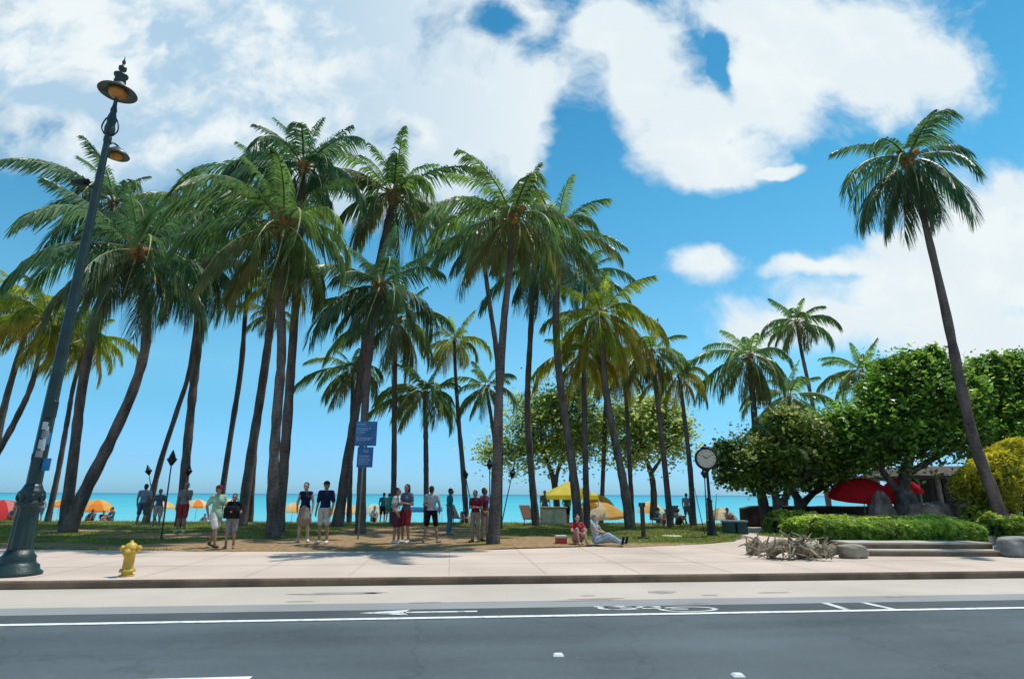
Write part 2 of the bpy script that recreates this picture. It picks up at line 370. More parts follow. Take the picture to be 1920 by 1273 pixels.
# kerb: a rounded stone step
kb = MB(); prof = [(0, 0.0), (0.0, SW - 0.035), (0.012, SW - 0.01), (0.035, SW + 0.006), (0.16, SW + 0.006), (0.16, 0.0)]
vs = []; fs = []; ns = 90
for i in range(ns + 1):
    s = -160 + 320 * i / ns
    for (a, z) in prof: vs.append(ST(s, TK + a, z))
for i in range(ns):
    for j in range(len(prof) - 1): fs.append((i * 6 + j, i * 6 + j + 1, i * 6 + 7 + j, i * 6 + 6 + j))
mi = [0 if (k % 5) < 3 else 1 for k in range(len(fs))]
o = mesh_obj('kerb', vs, fs, [kerbm, pave], None, False, mi); o['kind'] = 'structure'
strip('sidewalk', -160, 160, TK + 0.16, 32.7, SW, pave)
mesh = MB()
# beach: falls away to the water
xs = np.linspace(-150, 150, 61); ys = [YB, 33, 33.4, 34, 36, 38, 40, 44, 48, 54, 60, 75, 100, 140]
vs = [(x, y, gz(x, y) + 0.004 + (0 if y < 34.5 else 0.10 * mnoise.noise(Vector((x * 0.15, y * 0.2, 0))))) for y in ys for x in xs]
fs = [(j * 61 + i, j * 61 + i + 1, (j + 1) * 61 + i + 1, (j + 1) * 61 + i) for j in range(len(ys) - 1) for i in range(60)]
o = mesh_obj('beach', vs, fs, sandm, None, True); o['kind'] = 'structure'

# sea: one sheet to the horizon, turquoise over the reef, deeper blue far out
sea = bpy.data.materials.new('sea_water'); sea.use_nodes = True; nt = sea.node_tree; L = nt.links; b = nt.nodes['Principled BSDF']
b.inputs['Roughness'].default_value = 0.35; b.inputs['Specular IOR Level'].default_value = 0.25
g = N(nt, 'ShaderNodeNewGeometry'); sp = N(nt, 'ShaderNodeSeparateXYZ'); L.new(g.outputs['Position'], sp.inputs[0])
nz = N(nt, 'ShaderNodeTexNoise'); nz.inputs['Scale'].default_value = 1.0; nz.inputs['Detail'].default_value = 6
mp = N(nt, 'ShaderNodeMapping'); mp.inputs['Scale'].default_value = (0.006, 0.03, 0.03); L.new(g.outputs['Position'], mp.inputs['Vector']); L.new(mp.outputs['Vector'], nz.inputs['Vector'])
lg = N(nt, 'ShaderNodeMath', operation='LOGARITHM'); lg.inputs[1].default_value = 10; L.new(sp.outputs['Y'], lg.inputs[0])
ad = N(nt, 'ShaderNodeMath', operation='MULTIPLY_ADD'); ad.inputs[1].default_value = 0.55; ad.inputs[2].default_value = -0.27; L.new(nz.outputs['Fac'], ad.inputs[0])
a2 = N(nt, 'ShaderNodeMath', operation='ADD'); L.new(lg.outputs[0], a2.inputs[0]); L.new(ad.outputs[0], a2.inputs[1])
m2 = N(nt, 'ShaderNodeMapRange'); m2.inputs['From Min'].default_value = 1.7; m2.inputs['From Max'].default_value = 3.6; L.new(a2.outputs[0], m2.inputs['Value'])
rp = N(nt, 'ShaderNodeValToRGB'); L.new(m2.outputs['Result'], rp.inputs['Fac']); e = rp.color_ramp.elements
e[0].position = 0; e[0].color = (0.14, 0.48, 0.51, 1); e[1].position = 1; e[1].color = (0.0, 0.10, 0.18, 1)
for p_, c_ in ((0.2, (0.05, 0.41, 0.46)), (0.45, (0.014, 0.33, 0.40)), (0.66, (0.006, 0.25, 0.335)), (0.82, (0.0, 0.14, 0.225))):
    q = e.new(p_); q.color = rgba(c_)
L.new(rp.outputs['Color'], b.inputs['Base Color'])
n3 = N(nt, 'ShaderNodeTexNoise'); n3.inputs['Scale'].default_value = 0.5; n3.inputs['Detail'].default_value = 8
mp2 = N(nt, 'ShaderNodeMapping'); mp2.inputs['Scale'].default_value = (0.6, 1.6, 1); L.new(g.outputs['Position'], mp2.inputs['Vector']); L.new(mp2.outputs['Vector'], n3.inputs['Vector'])
bp = N(nt, 'ShaderNodeBump'); bp.inputs['Strength'].default_value = 0.35; bp.inputs['Distance'].default_value = 0.3; L.new(n3.outputs['Fac'], bp.inputs['Height']); L.new(bp.outputs['Normal'], b.inputs['Normal'])
SEA_Z = -1.05
ysea = [44, 60, 90, 150, 300, 700, 1800, 5000, 12000]; vs = []; fs = []
for y in ysea:
    w = max(400, y * 2.5)
    vs += [(-w + 2 * w * i / 8, y, SEA_Z) for i in range(9)]
fs = [(j * 9 + i, j * 9 + i + 1, j * 9 + 10 + i, j * 9 + 9 + i) for j in range(len(ysea) - 1) for i in range(8)]
o = mesh_obj('sea', vs, fs, sea, None, True); o['kind'] = 'structure'
# ------------------------------------------------------------------ painted markings
def mark(name, polys, label, cat, group=None, z=0.008):
    mbk = MB()
    for p in polys: mbk.poly([ST(a, b_, z) for a, b_ in p])
    o = mbk.build(name, worn if name.startswith(('bike', 'slash')) else paint, None, False); o['kind'] = 'structure'; o['label'] = label
    return o
def rect(s0, s1, t0, t1): return [(s0, t0), (s1, t0), (s1, t1), (s0, t1)]
mark('edge_line', [rect(-160, 160, T_EDGE - 0.06, T_EDGE + 0.06)], 'long white edge line between traffic lane and bike lane', 'road marking')
s1, t1 = tpx(470, 1272)
mark('lane_dash', [rect(s1 - 9 - k * 12, s1 - k * 12, t1 - 0.05, t1 + 0.05) for k in range(3)], 'white dashed lane line in the bottom left corner', 'road marking')
tm = (T_EDGE + T_ASPH) / 2 + 0.08
sa, _ = tpx(672, 1151); sb, _ = tpx(896, 1151); sm_ = sa + (sb - sa) * 0.42
mark('bike_arrow', [[(sa, tm), (sm_, tm - 0.2), (sm_ - 0.05, tm - 0.05)] , [(sa, tm), (sm_ - 0.05, tm + 0.05), (sm_, tm + 0.2)], rect(sm_ - 0.08, sb, tm - 0.045, tm + 0.045), [(sa, tm), (sm_ - 0.05, tm - 0.05), (sm_ - 0.05, tm + 0.05)]],
     'white arrow pointing left in the bike lane', 'road marking', z=0.009)
sa, _ = tpx(1130, 1151); sb, _ = tpx(1370, 1151); w = sb - sa
def ringp(cs, ct, rs, rt, th, n=20):
    out = []
    for i in range(n):
        a, b_ = 2 * PI * i / n, 2 * PI * (i + 1) / n
        out.append([(cs + rs * math.cos(a), ct + rt * math.sin(a)), (cs + rs * math.cos(b_), ct + rt * math.sin(b_)), (cs + (rs - th) * math.cos(b_), ct + (rt - th * .5) * math.sin(b_)), (cs + (rs - th) * math.cos(a), ct + (rt - th * .5) * math.sin(a))])
    return out
def barp(a, b_, th):
    d = Vector((b_[0] - a[0], b_[1] - a[1])); n_ = Vector((-d.y, d.x)).normalized() * th / 2
    return [(a[0] - n_.x, a[1] - n_.y), (b_[0] - n_.x, b_[1] - n_.y), (b_[0] + n_.x, b_[1] + n_.y), (a[0] + n_.x, a[1] + n_.y)]
mark('bike_symbol', ringp(sa + w * .74, tm - .1, w * .25, .2, .09) + ringp(sa + w * .2, tm + .08, w * .19, .16, .09) +
     [barp((sa + w * .2, tm + .08), (sa + w * .74, tm - .1), .06), barp((sa + .0 * w, tm + .2), (sa + w * .55, tm + .13), .07), barp((sa + .45 * w, tm + .12), (sa + w * .6, tm - .05), .05)],
     'white bicycle symbol painted in the bike lane', 'road marking', z=0.010)
for (x0, x1) in ((1588, 1625), (1667, 1718)):
    a = tpx(x0, 1143); b_ = tpx(x1, 1154)
    mark('slash_mark', [barp((a[0], T_ASPH - 0.02), (b_[0], T_EDGE + 0.05), 0.12)], 'white slanting bar across the bike lane, %s of the pair' % ('left' if x0 < 1600 else 'right'), 'road marking', z=0.009)
for k, (x, y) in enumerate(((1047, 1228), (1384, 1266))):
    p = G(x, y, 0.0); mbk = MB(); mbk.box((0, 0, 0.009), (0.11, 0.10, 0.018), 0, 0, 0.7)
    o = mbk.build('road_stud', paint, None, False); o.location = p
    tag(o, ['small white lane reflector alone in the middle of the grey road', 'small white lane reflector at the bottom edge of the road'][k], 'road stud', 'lane reflectors on the road')
# scored joints in the pavement slabs
jm = MB(); jn = mat('pavement_joint', (0.38, 0.31, 0.26), (0.28, 0.225, 0.185), 2.0, .9)
for k in range(-40, 41): jm.poly([ST(k * 1.9, TK + .17, SW + .003), ST(k * 1.9 + .012, TK + .17, SW + .003), ST(k * 1.9 + .012, TK + 6.2, SW + .003), ST(k * 1.9, TK + 6.2, SW + .003)])
for t_ in (2.1, 4.2): jm.poly([ST(-80, TK + t_, SW + .003), ST(80, TK + t_, SW + .003), ST(80, TK + t_ + .02, SW + .003), ST(-80, TK + t_ + .02, SW + .003)])
o = jm.build('pavement_joint', jn, None, False); o['kind'] = 'structure'
# gutter repairs: darker trowelled patches
patchm = mat('gutter_patch', (0.36, 0.33, 0.30), (0.24, 0.22, 0.20), 3.0, 0.9, 0.3, 30, detail=8)
pm = MB()
for (x, y, wx, wt) in ((560, 1128, .5, .04), (1300, 1131, .6, .05), (1120, 1123, .9, .05), (1238, 1110, .6, .14), (1450, 1111, .6, .06), (1100, 1117, .3, .05), (1330, 1116, .3, .05), (1675, 1119, .4, .05), (1100, 1126, 1.0, .03), (640, 1113, 1.6, .12), (800, 1130, .6, .03), (700, 1112, .3, .06)):
    s, t = tpx(x, y); n_ = 12
    pm.poly([ST(s + wx / 2 * math.cos(a) * random.uniform(.7, 1.2), t + wt * math.sin(a) * random.uniform(.6, 1.2), 0.008) for a in [2 * PI * i / n_ for i in range(n_)]])
o = pm.build('gutter_stains', patchm, None, False); o['kind'] = 'structure'

# ------------------------------------------------------------------ lawn
def wobble(pts, amp=0.10, step=0.35):
    out = []
    for i in range(len(pts) - 1):
        a, b_ = Vector(pts[i]), Vector(pts[i + 1]); k = max(1, int((b_ - a).length / step))
        for j in range(k):
            p = a.lerp(b_, j / k); q = amp * mnoise.noise(Vector((p.x * 1.3, p.y * 1.3, 3.3))) + amp * .5 * mnoise.noise(Vector((p.x * 4, p.y * 4, 1.3)))
            out.append(Vector((p.x, p.y + q, 0)))
    out.append(Vector(pts[-1])); return out
front = [G(px, py, SW) for px, py in ((-900, 1032), (-300, 1031), (0, 1029), (200, 1031), (420, 1034), (700, 1033), (900, 1031), (985, 1026), (1020, 1025), (1090, 1024), (1180, 1026), (1300, 1021), (1375, 1015), (1392, 1006), (1385, 996), (1400, 984))]
LAWN = wobble([(p.x, p.y, 0) for p in front])
back = [(G(1400, 984, SW).x - 0.2, 32.5, 0), (10, 33.0, 0), (-8, 33.2, 0), (-30, 33.0, 0), (-75, 33.0, 0)]
LAWN2 = wobble([(p.x, p.y, 0) for p in [G(a, b_, SW) for a, b_ in ((1418, 1003), (1470, 1008), (1560, 1011), (1640, 1010), (1640, 990), (1560, 983), (1440, 985))]], 0.05)
lawnm = bpy.data.materials.new('lawn'); lawnm.use_nodes = True; nt = lawnm.node_tree; L = nt.links; b = nt.nodes['Principled BSDF']; b.inputs['Roughness'].default_value = 0.95; b.inputs['Specular IOR Level'].default_value = 0.1
g = N(nt, 'ShaderNodeNewGeometry')
def nn(scale, detail=6):
    n = N(nt, 'ShaderNodeTexNoise'); n.inputs['Scale'].default_value = scale; n.inputs['Detail'].default_value = detail; L.new(g.outputs['Position'], n.inputs['Vector']); return n
na = nn(0.45, 5); nb = nn(6, 8)
rp = N(nt, 'ShaderNodeValToRGB'); e = rp.color_ramp.elements; e[0].position = 0.3; e[0].color = (0.07, 0.10, 0.018, 1); e[1].position = 0.72; e[1].color = (0.19, 0.20, 0.045, 1)
L.new(nb.outputs['Fac'], rp.inputs['Fac'])
rd = N(nt, 'ShaderNodeValToRGB'); e = rd.color_ramp.elements; e[0].position = 0.3; e[0].color = (0.17, 0.105, 0.05, 1); e[1].position = 0.7; e[1].color = (0.40, 0.275, 0.15, 1)
L.new(nb.outputs['Fac'], rd.inputs['Fac'])
# bare earth: worn along the pavement edge between the palms
DIRT = [(G(640, 1022, SW), 5.2, 3.0), (G(760, 1000, SW), 3.2, 5.5), (G(500, 1026, SW), 4.5, 1.7), (G(820, 1008, SW), 2.6, 3.5), (G(1015, 1018, SW), 1.8, 2.6), (G(940, 1030, SW), 2.5, 0.9), (G(1110, 1024, SW), 2.6, 0.9), (G(1260, 1022, SW), 1.6, 0.5), (G(250, 1026, SW), 3.5, 0.8), (G(60, 1024, SW), 2.5, 0.9), (G(330, 1005, SW), 3.0, 1.4), (G(150, 996, SW), 2.5, 1.0)]
def dirtf(x, y):
    return max(1 - math.hypot((x - c.x) / rx, (y - c.y) / ry) for c, rx, ry in DIRT)
att = N(nt, 'ShaderNodeAttribute'); att.attribute_name = 'dirt'
a1 = N(nt, 'ShaderNodeMath', operation='MULTIPLY_ADD'); a1.inputs[1].default_value = 1.3; a1.inputs[2].default_value = -0.53; L.new(na.outputs['Fac'], a1.inputs[0])
a3 = N(nt, 'ShaderNodeMath', operation='ADD'); L.new(a1.outputs[0], a3.inputs[0]); L.new(att.outputs['Fac'], a3.inputs[1])
m3 = N(nt, 'ShaderNodeMapRange'); m3.inputs['From Min'].default_value = 0.0; m3.inputs['From Max'].default_value = 0.3; L.new(a3.outputs[0], m3.inputs['Value'])
mx = N(nt, 'ShaderNodeMix', data_type='RGBA'); L.new(m3.outputs['Result'], mx.inputs['Factor']); L.new(rp.outputs['Color'], mx.inputs['A']); L.new(rd.outputs['Color'], mx.inputs['B']); L.new(mx.outputs['Result'], b.inputs['Base Color'])
bp = N(nt, 'ShaderNodeBump'); bp.inputs['Strength'].default_value = 0.6; bp.inputs['Distance'].default_value = 0.05; n9 = nn(14, 6); L.new(n9.outputs['Fac'], bp.inputs['Height']); L.new(bp.outputs['Normal'], b.inputs['Normal'])
def inpoly(x, y, poly):
    c = False; n = len(poly); j = n - 1
    for i in range(n):
        if (poly[i].y > y) != (poly[j].y > y) and x < (poly[j].x - poly[i].x) * (y - poly[i].y) / (poly[j].y - poly[i].y) + poly[i].x: c = not c
        j = i
    return c
def lawn_z(x, y): return SW + 0.03 + 0.03 * mnoise.noise(Vector((x * .3, y * .4, 5)))
def lawn_sheet(name, poly):
    bm = bmesh.new(); vv = [bm.verts.new((p.x, p.y, 0)) for p in poly]; bm.faces.new(vv)
    bmesh.ops.triangulate(bm, faces=bm.faces[:])
    ymin, ymax = min(p.y for p in poly), max(p.y for p in poly); xmin, xmax = min(p.x for p in poly), max(p.x for p in poly)
    y = ymin + 0.5
    while y < ymax:
        bmesh.ops.bisect_plane(bm, geom=bm.verts[:] + bm.edges[:] + bm.faces[:], plane_co=(0, y, 0), plane_no=(0, 1, 0)); y += 0.9
    x = max(xmin, -40) + 0.3
    while x < min(xmax, 40):
        bmesh.ops.bisect_plane(bm, geom=bm.verts[:] + bm.edges[:] + bm.faces[:], plane_co=(x, 0, 0), plane_no=(1, 0, 0)); x += 1.2
    bm.faces.ensure_lookup_table()
    edge = {v.index for e_ in bm.edges if e_.is_boundary for v in e_.verts}
    bm.verts.ensure_lookup_table()
    for v in bm.verts: v.co.z = lawn_z(v.co.x, v.co.y)
    for v in bm.verts:
        if any(e_.is_boundary for e_ in v.link_edges): v.co.z = SW + 0.006
    for f in bm.faces:
        if f.normal.z < 0: f.normal_flip()
        f.smooth = True
    me = bpy.data.meshes.new(name); bm.to_mesh(me); bm.free(); me.materials.append(lawnm)
    a = me.attributes.new('dirt', 'FLOAT', 'POINT'); a.data.foreach_set('value', np.array([dirtf(v.co.x, v.co.y) for v in me.vertices], dtype=np.float32))
    o = bpy.data.objects.new(name, me); COL.objects.link(o); o['kind'] = 'structure'; return o
LP = LAWN + [Vector(p) for p in back]
lawn_sheet('lawn', LP); lawn_sheet('lawn', LAWN2)
# blades
bladem = leafmat('grass_blade', (0.12, 0.18, 0.028), (0.16, 0.21, 0.04), (0.26, 0.24, 0.08), 0.3)
Q = []; TT = []
rr = random.Random(3); need = 60000; tries = 0
while len(Q) < need and tries < 400000:
    tries += 1
    y = 15 + 18 * rr.random() ** 1.25; x = rr.uniform(-1.05, 1.05) * y * 0.95
    if not (inpoly(x, y, LP) or inpoly(x, y, LAWN2)): continue
    d = dirtf(x, y) + 1.3 * (mnoise.noise(Vector((x * .45, y * .45, .14))) * .4) + .1
    if d > 0.02 and rr.random() < min(1, d * 6): continue
    h = rr.uniform(.03, .075); a = rr.uniform(0, PI); w = rr.uniform(.006, .014); lx, ly = rr.gauss(0, .025), rr.gauss(0, .025)
    z = lawn_z(x, y) - .005; dx, dy = math.cos(a) * w, math.sin(a) * w
    Q.append(((x - dx, y - dy, z), (x + dx, y + dy, z), (x + lx + dx * .3, y + ly + dy * .3, z + h), (x + lx - dx * .3, y + ly - dy * .3, z + h))); TT.append(rr.random())
o = quads_obj('grass', Q, bladem, None, TT); o['kind'] = 'stuff'; o['label'] = 'short green grass blades growing on the lawn under the palms'; o['category'] = 'grass'
# ------------------------------------------------------------------ coconut palms
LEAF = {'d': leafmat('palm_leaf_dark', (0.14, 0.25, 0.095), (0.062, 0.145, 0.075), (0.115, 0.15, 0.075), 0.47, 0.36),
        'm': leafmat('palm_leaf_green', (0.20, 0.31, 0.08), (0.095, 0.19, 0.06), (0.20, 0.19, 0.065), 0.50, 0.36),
        'y': leafmat('palm_leaf_yellow', (0.36, 0.43, 0.075), (0.21, 0.29, 0.045), (0.40, 0.32, 0.06), 0.54, 0.38)}  # 'y': own yellow-green leaf colour of some palms
RACH = mat('palm_rachis', (0.42, 0.42, 0.20), (0.26, 0.28, 0.10), 2.0, 0.5)
RACHO = mat('palm_rachis_old', (0.34, 0.24, 0.10), (0.20, 0.13, 0.06), 2.0, 0.6)
FIBRE = mat('palm_fibre', (0.40, 0.17, 0.045), (0.16, 0.075, 0.03), 5.0, 0.85, 0.8, 14, detail=8, rand=0.25)
NUT = mat('coconut_husk', (0.22, 0.20, 0.05), (0.20, 0.12, 0.04), 3.0, 0.5)
BARK = bpy.data.materials.new('palm_bark'); BARK.use_nodes = True
nt = BARK.node_tree; L = nt.links; b = nt.nodes['Principled BSDF']; b.inputs['Roughness'].default_value = 0.9; b.inputs['Specular IOR Level'].default_value = 0.15
tc = N(nt, 'ShaderNodeTexCoord'); mp = N(nt, 'ShaderNodeMapping'); mp.inputs['Scale'].default_value = (2.5, 2.5, 0.8); L.new(tc.outputs['Object'], mp.inputs['Vector'])
nz = N(nt, 'ShaderNodeTexNoise'); nz.inputs['Scale'].default_value = 1.6; nz.inputs['Detail'].default_value = 9; L.new(mp.outputs['Vector'], nz.inputs['Vector'])
wvt = N(nt, 'ShaderNodeTexWave', wave_type='BANDS', bands_direction='Z'); wvt.inputs['Scale'].default_value = 2.1; wvt.inputs['Distortion'].default_value = 14.0; wvt.inputs['Detail'].default_value = 4; wvt.inputs['Detail Scale'].default_value = 1.4
L.new(tc.outputs['Object'], wvt.inputs['Vector'])
rp = N(nt, 'ShaderNodeValToRGB'); e = rp.color_ramp.elements; e[0].position = 0.3; e[0].color = (0.050, 0.040, 0.038, 1); e[1].position = 0.75; e[1].color = (0.175, 0.14, 0.125, 1)
ml = N(nt, 'ShaderNodeMath', operation='MULTIPLY_ADD'); ml.inputs[1].default_value = 0.12; L.new(wvt.outputs['Fac'], ml.inputs[0]); 
m2_ = N(nt, 'ShaderNodeMath', operation='MULTIPLY'); m2_.inputs[1].default_value = 0.95; L.new(nz.outputs['Fac'], m2_.inputs[0]); L.new(m2_.outputs[0], ml.inputs[2])
L.new(ml.outputs[0], rp.inputs['Fac']); L.new(rp.outputs['Color'], b.inputs['Base Color'])
bp = N(nt, 'ShaderNodeBump'); bp.inputs['Strength'].default_value = 0.6; bp.inputs['Distance'].default_value = 0.05; L.new(ml.outputs[0], bp.inputs['Height']); L.new(bp.outputs['Normal'], b.inputs['Normal'])

def frond(Lf, az, el, droop, rng, nl, wind, wid, age):
    k = 16; s = np.linspace(0, 1, k); pit = el - droop * s ** 1.35
    h = np.array([math.cos(az), math.sin(az), 0.0]); z = np.array([0, 0, 1.0])
    d = h[None] * np.cos(pit)[:, None] + z[None] * np.sin(pit)[:, None]
    P = np.zeros((k, 3)); P[1:] = np.cumsum((d[1:] + d[:-1]) / 2 * (Lf / (k - 1)), axis=0)
    P += (s ** 2)[:, None] * np.array(wind) * Lf
    T = np.gradient(P, axis=0); T /= np.linalg.norm(T, axis=1)[:, None]
    nn_ = -h[None] * np.sin(pit)[:, None] + z[None] * np.cos(pit)[:, None]
    tw = rng.uniform(-0.5, 0.5)
    S = np.cross(T, nn_); S /= np.linalg.norm(S, axis=1)[:, None]
    ang = tw * s; S, nn_ = S * np.cos(ang)[:, None] + nn_ * np.sin(ang)[:, None], nn_ * np.cos(ang)[:, None] - S * np.sin(ang)[:, None]
    # rachis
    rr_ = (0.05 * (1 - s) + 0.008) * Lf / 4.0; Q = []
    for i in range(k - 1):
        a, c = P[i], P[i + 1]
        for (u0, u1) in ((1, 0), (0, -1)):
            n0, n1 = nn_[i] * rr_[i] * .6, nn_[i + 1] * rr_[i + 1] * .6
            e0 = a + S[i] * rr_[i] * u0 + (n0 if u0 == 0 else 0); e1 = a + S[i] * rr_[i] * u1 + (n0 if u1 == 0 else 0)
            g0 = c + S[i + 1] * rr_[i + 1] * u0 + (n1 if u0 == 0 else 0); g1 = c + S[i + 1] * rr_[i + 1] * u1 + (n1 if u1 == 0 else 0)
            Q.append((e0, e1, g1, g0))
    Q = np.array(Q)
    # leaflets
    t = np.tile(np.linspace(0.13, 0.995, nl), 2) + rng.uniform(-.004, .004, 2 * nl); sg = np.repeat([1.0, -1.0], nl)
    ip = lambda A: np.stack([np.interp(t, s, A[:, q]) for q in range(3)], 1)
    p, tt, ss, n2 = ip(P), ip(T), ip(S), ip(nn_)
    a = np.radians(28 + 40 * t) + rng.normal(0, .07, 2 * nl)
    up = 0.28 * (1 - age) - 0.05
    dr = ss * (sg * np.cos(a))[:, None] + tt * np.sin(a)[:, None] + n2 * (up + rng.normal(0, .1, 2 * nl))[:, None]
    dr /= np.linalg.norm(dr, axis=1)[:, None]
    ln = Lf * 0.245 * (0.35 + 0.65 * np.sin(PI * np.clip(t * .86 + .12, 0, 1)) ** 0.8) * rng.uniform(.82, 1.08, 2 * nl)
    sag = 0.70 + 0.35 * age + rng.uniform(-.08, .15, 2 * nl); W_ = np.array(wind) * 0.8
    mid = p + dr * (ln * .5)[:, None] + (-z[None] * (sag * .3)[:, None] + W_ * .2) * ln[:, None]
    tip = p + dr * (ln * .92)[:, None] + (-z[None] * sag[:, None] * 1.1 + W_ * .7) * ln[:, None]
    w = (wid * Lf / 4.0 * rng.uniform(.8, 1.15, 2 * nl))[:, None]; wv_ = tt * .8 + n2 * .35
    q1 = np.stack([p - wv_ * w * .3, p + wv_ * w * .3, mid + wv_ * w * .5, mid - wv_ * w * .5], 1)
    q2 = np.stack([mid - wv_ * w * .5, mid + wv_ * w * .5, tip + wv_ * w * .08, tip - wv_ * w * .08], 1)
    keep = np.ones(2 * nl, bool)
    for _ in range(rng.integers(2, 6)):
        a_ = rng.integers(0, 2 * nl - 4); keep[a_:a_ + rng.integers(2, 5)] = False
    return Q, np.concatenate([q1[keep], q2[keep]])

def palm(label, d, pts, Rpx, tint, nf=24, heart=0.0, seed=0, wind=(-0.10, -0.03, 0), lean=0.0, nl=68, wid=0.086, elo=-58, nuts=0, dead=0, gaps=None, eup=82):
    """pts: photo-pixel track of the trunk foot -> crown with its width; d: distance of the foot; lean: metres the crown leans in depth"""
    rng = np.random.default_rng(100 + seed)
    n = len(pts); P = []; nf = int(nf * 1.02)
    y0, y1 = pts[0][1], pts[-1][1]
    for (px, py, w) in pts:
        dd = d + lean * ((y0 - py) / (y0 - y1)) ** 1.3
        q = AT(px, py, dd); P.append((q.x, q.y, q.z, w * 0.61 * mpp(px, py, dd) / 2))
    base = Vector(P[0][:3]); base.z = gz(base.x, base.y) if base.y > 33.5 else SW
    P[0] = (base.x, base.y, base.z - 0.25, P[0][3])
    root = thing('palm_tree', label, 'palm tree', base, 0, 'coconut palms along the beach park')
    ring = spline(P, 34); mb = MB(); pp = []; rd = []
    for i, r_ in enumerate(ring):
        pp.append(Vector(r_[:3]) - base); f = 1 + 0.05 * math.sin(i * 2.1 + seed) + 0.04 * rng.normal()
        flare = 1 + 0.28 * math.exp(-i / 1.6)
        rd.append(max(r_[3], .05) * f * flare * .93)
    mb.tube(pp, rd, 10); mb.build('trunk', BARK, root)
    top = Vector(P[-1][:3]) - base; Lf = Rpx * mpp(pts[-1][0], pts[-1][1], d + lean) * 1.16
    ax = (pp[-1] - pp[-4]).normalized()
    R1, R2, tr_, tl_ = [], [], [], []; c0 = np.array(top)
    for i in range(nf):
        f = (i + .5) / nf
        el = R(eup + (elo - eup) * f ** 0.85) + rng.normal(0, .06); az = i * 2.39996 + seed * 1.3 + rng.normal(0, .14)
        if gaps and any(abs((az - g_ + PI) % (2 * PI) - PI) < .25 for g_ in gaps) and f < .4: continue
        dp = min(R((28 + 45 * rng.random()) if f < .22 and eup > 70 else (62 + 92 * rng.random())), el + R(88)); ll = Lf * (0.72 + 0.28 * math.sin(PI * min(1, f * 1.05 + .12))) * rng.uniform(.72, 1.1) * (.80 if f < .22 else 1)
        q, lq = frond(ll, az, el, dp, rng, nl, wind, wid, f)
        st = c0 + np.array([math.cos(az), math.sin(az), 0]) * rd[-1] * .9 + np.array([0, 0, 0.25 * (1 - f) * Lf / 4])
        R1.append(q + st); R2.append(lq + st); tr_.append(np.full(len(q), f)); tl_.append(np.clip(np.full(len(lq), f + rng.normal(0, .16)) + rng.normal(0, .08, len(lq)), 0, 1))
    for i in range(dead):                        # withered fronds hanging under the crown
        az = rng.uniform(0, 2 * PI); q, lq = frond(Lf * .75, az, R(-50), R(38), rng, nl, wind, wid * .6, 1.0)
        R1.append(q + c0); R2.append(lq + c0); tr_.append(np.full(len(q), 1.0)); tl_.append(np.full(len(lq), 1.0))
    Qr, Ql = np.concatenate(R1), np.concatenate(R2)
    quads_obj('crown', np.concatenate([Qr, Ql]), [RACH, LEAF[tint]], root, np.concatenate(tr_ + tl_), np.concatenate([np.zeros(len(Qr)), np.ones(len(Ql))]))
    if heart:
        mb = MB(); hr = heart * Lf / 4
        for i in range(14):
            a = i * 2.4; r_ = rng.uniform(.5, 1) * hr; zz = rng.uniform(-.4, .9) * hr
            mb.cap(top + Vector((0, 0, zz - .2)), hr * .35, top + Vector((math.cos(a) * r_, math.sin(a) * r_, zz + .25 * hr)), hr * .22, 6)
        mb.build('leaf_base', FIBRE, root)
    if nuts:
        for k in range(nuts):
            a = rng.uniform(0, 2 * PI); q = top + Vector((math.cos(a) * .32, math.sin(a) * .32, -.25 - .3 * rng.random())); mb = MB()
            mb.ell((0, 0, 0), (.12, .12, .16), 8, 6); mb.v = [v_ + q for v_ in mb.v]; mb.build('coconut', NUT, root)
    return root

palm('leftmost palm, its leaning trunk cut by the left photo edge, pale yellow crown', 31, [(-12, 880, 22), (4, 780, 20), (28, 690, 17), (50, 610, 13), (42, 565, 11)], 105, 'y', 22, .3, 1)
palm('palm left of the street lamp whose thin curved trunk enters low at the photo edge', 29.5, [(-60, 985, 24), (-20, 880, 20), (28, 790, 18), (62, 712, 15), (85, 600, 11)], 120, 'y', 24, .3, 2)
palm('tall palm right behind the street lamp, trunk leaning right into a big dark crown', 28, [(122, 985, 34), (140, 840, 31), (155, 720, 28), (182, 590, 24), (205, 480, 20), (212, 385, 17)], 138, 'd', 28, .25, 3, wind=(-.06, -.03, 0), dead=2)
palm('thin pale-crowned palm just left of the tall lamp-side palm, low yellow fronds', 31.5, [(88, 982, 18), (108, 890, 16), (126, 790, 14), (140, 715, 12), (165, 640, 10)], 98, 'y', 22, .25, 4)
palm('strongly bowed palm with orange heart, thick foot leaning far right behind the hydrant', 23.4, [(122, 1001, 46), (160, 920, 38), (208, 825, 34), (252, 725, 31), (274, 640, 29), (270, 560, 27), (257, 478, 26)], 186, 'd', 26, .5, 5, wind=(-.05, -.02, 0), nuts=3, dead=3)
palm('slender palm leaning right between two tiki torches, its trunk crossing a thicker one', 30.5, [(272, 980, 20), (300, 870, 17), (332, 770, 15), (356, 690, 14), (372, 560, 12), (383, 395, 11)], 118, 'm', 22, .25, 6)
palm('palm with blue-green drooping crown behind the person in green, left of the tall cluster', 28, [(338, 985, 30), (350, 850, 27), (362, 730, 26), (374, 620, 26), (386, 500, 24)], 135, 'd', 26, .3, 7, dead=4)
palm('thin S-curved palm rising left of the big twin trunks, crown high and dark', 30.5, [(408, 980, 20), (432, 820, 17), (452, 690, 16), (462, 570, 14), (480, 470, 12), (497, 345, 11)], 115, 'd', 22, .25, 8)
palm('thick leaning palm just left of the big twin trunks, small light crown', 28, [(452, 985, 34), (470, 860, 31), (492, 720, 27), (507, 610, 24), (515, 530, 20)], 78, 'y', 20, .25, 9)
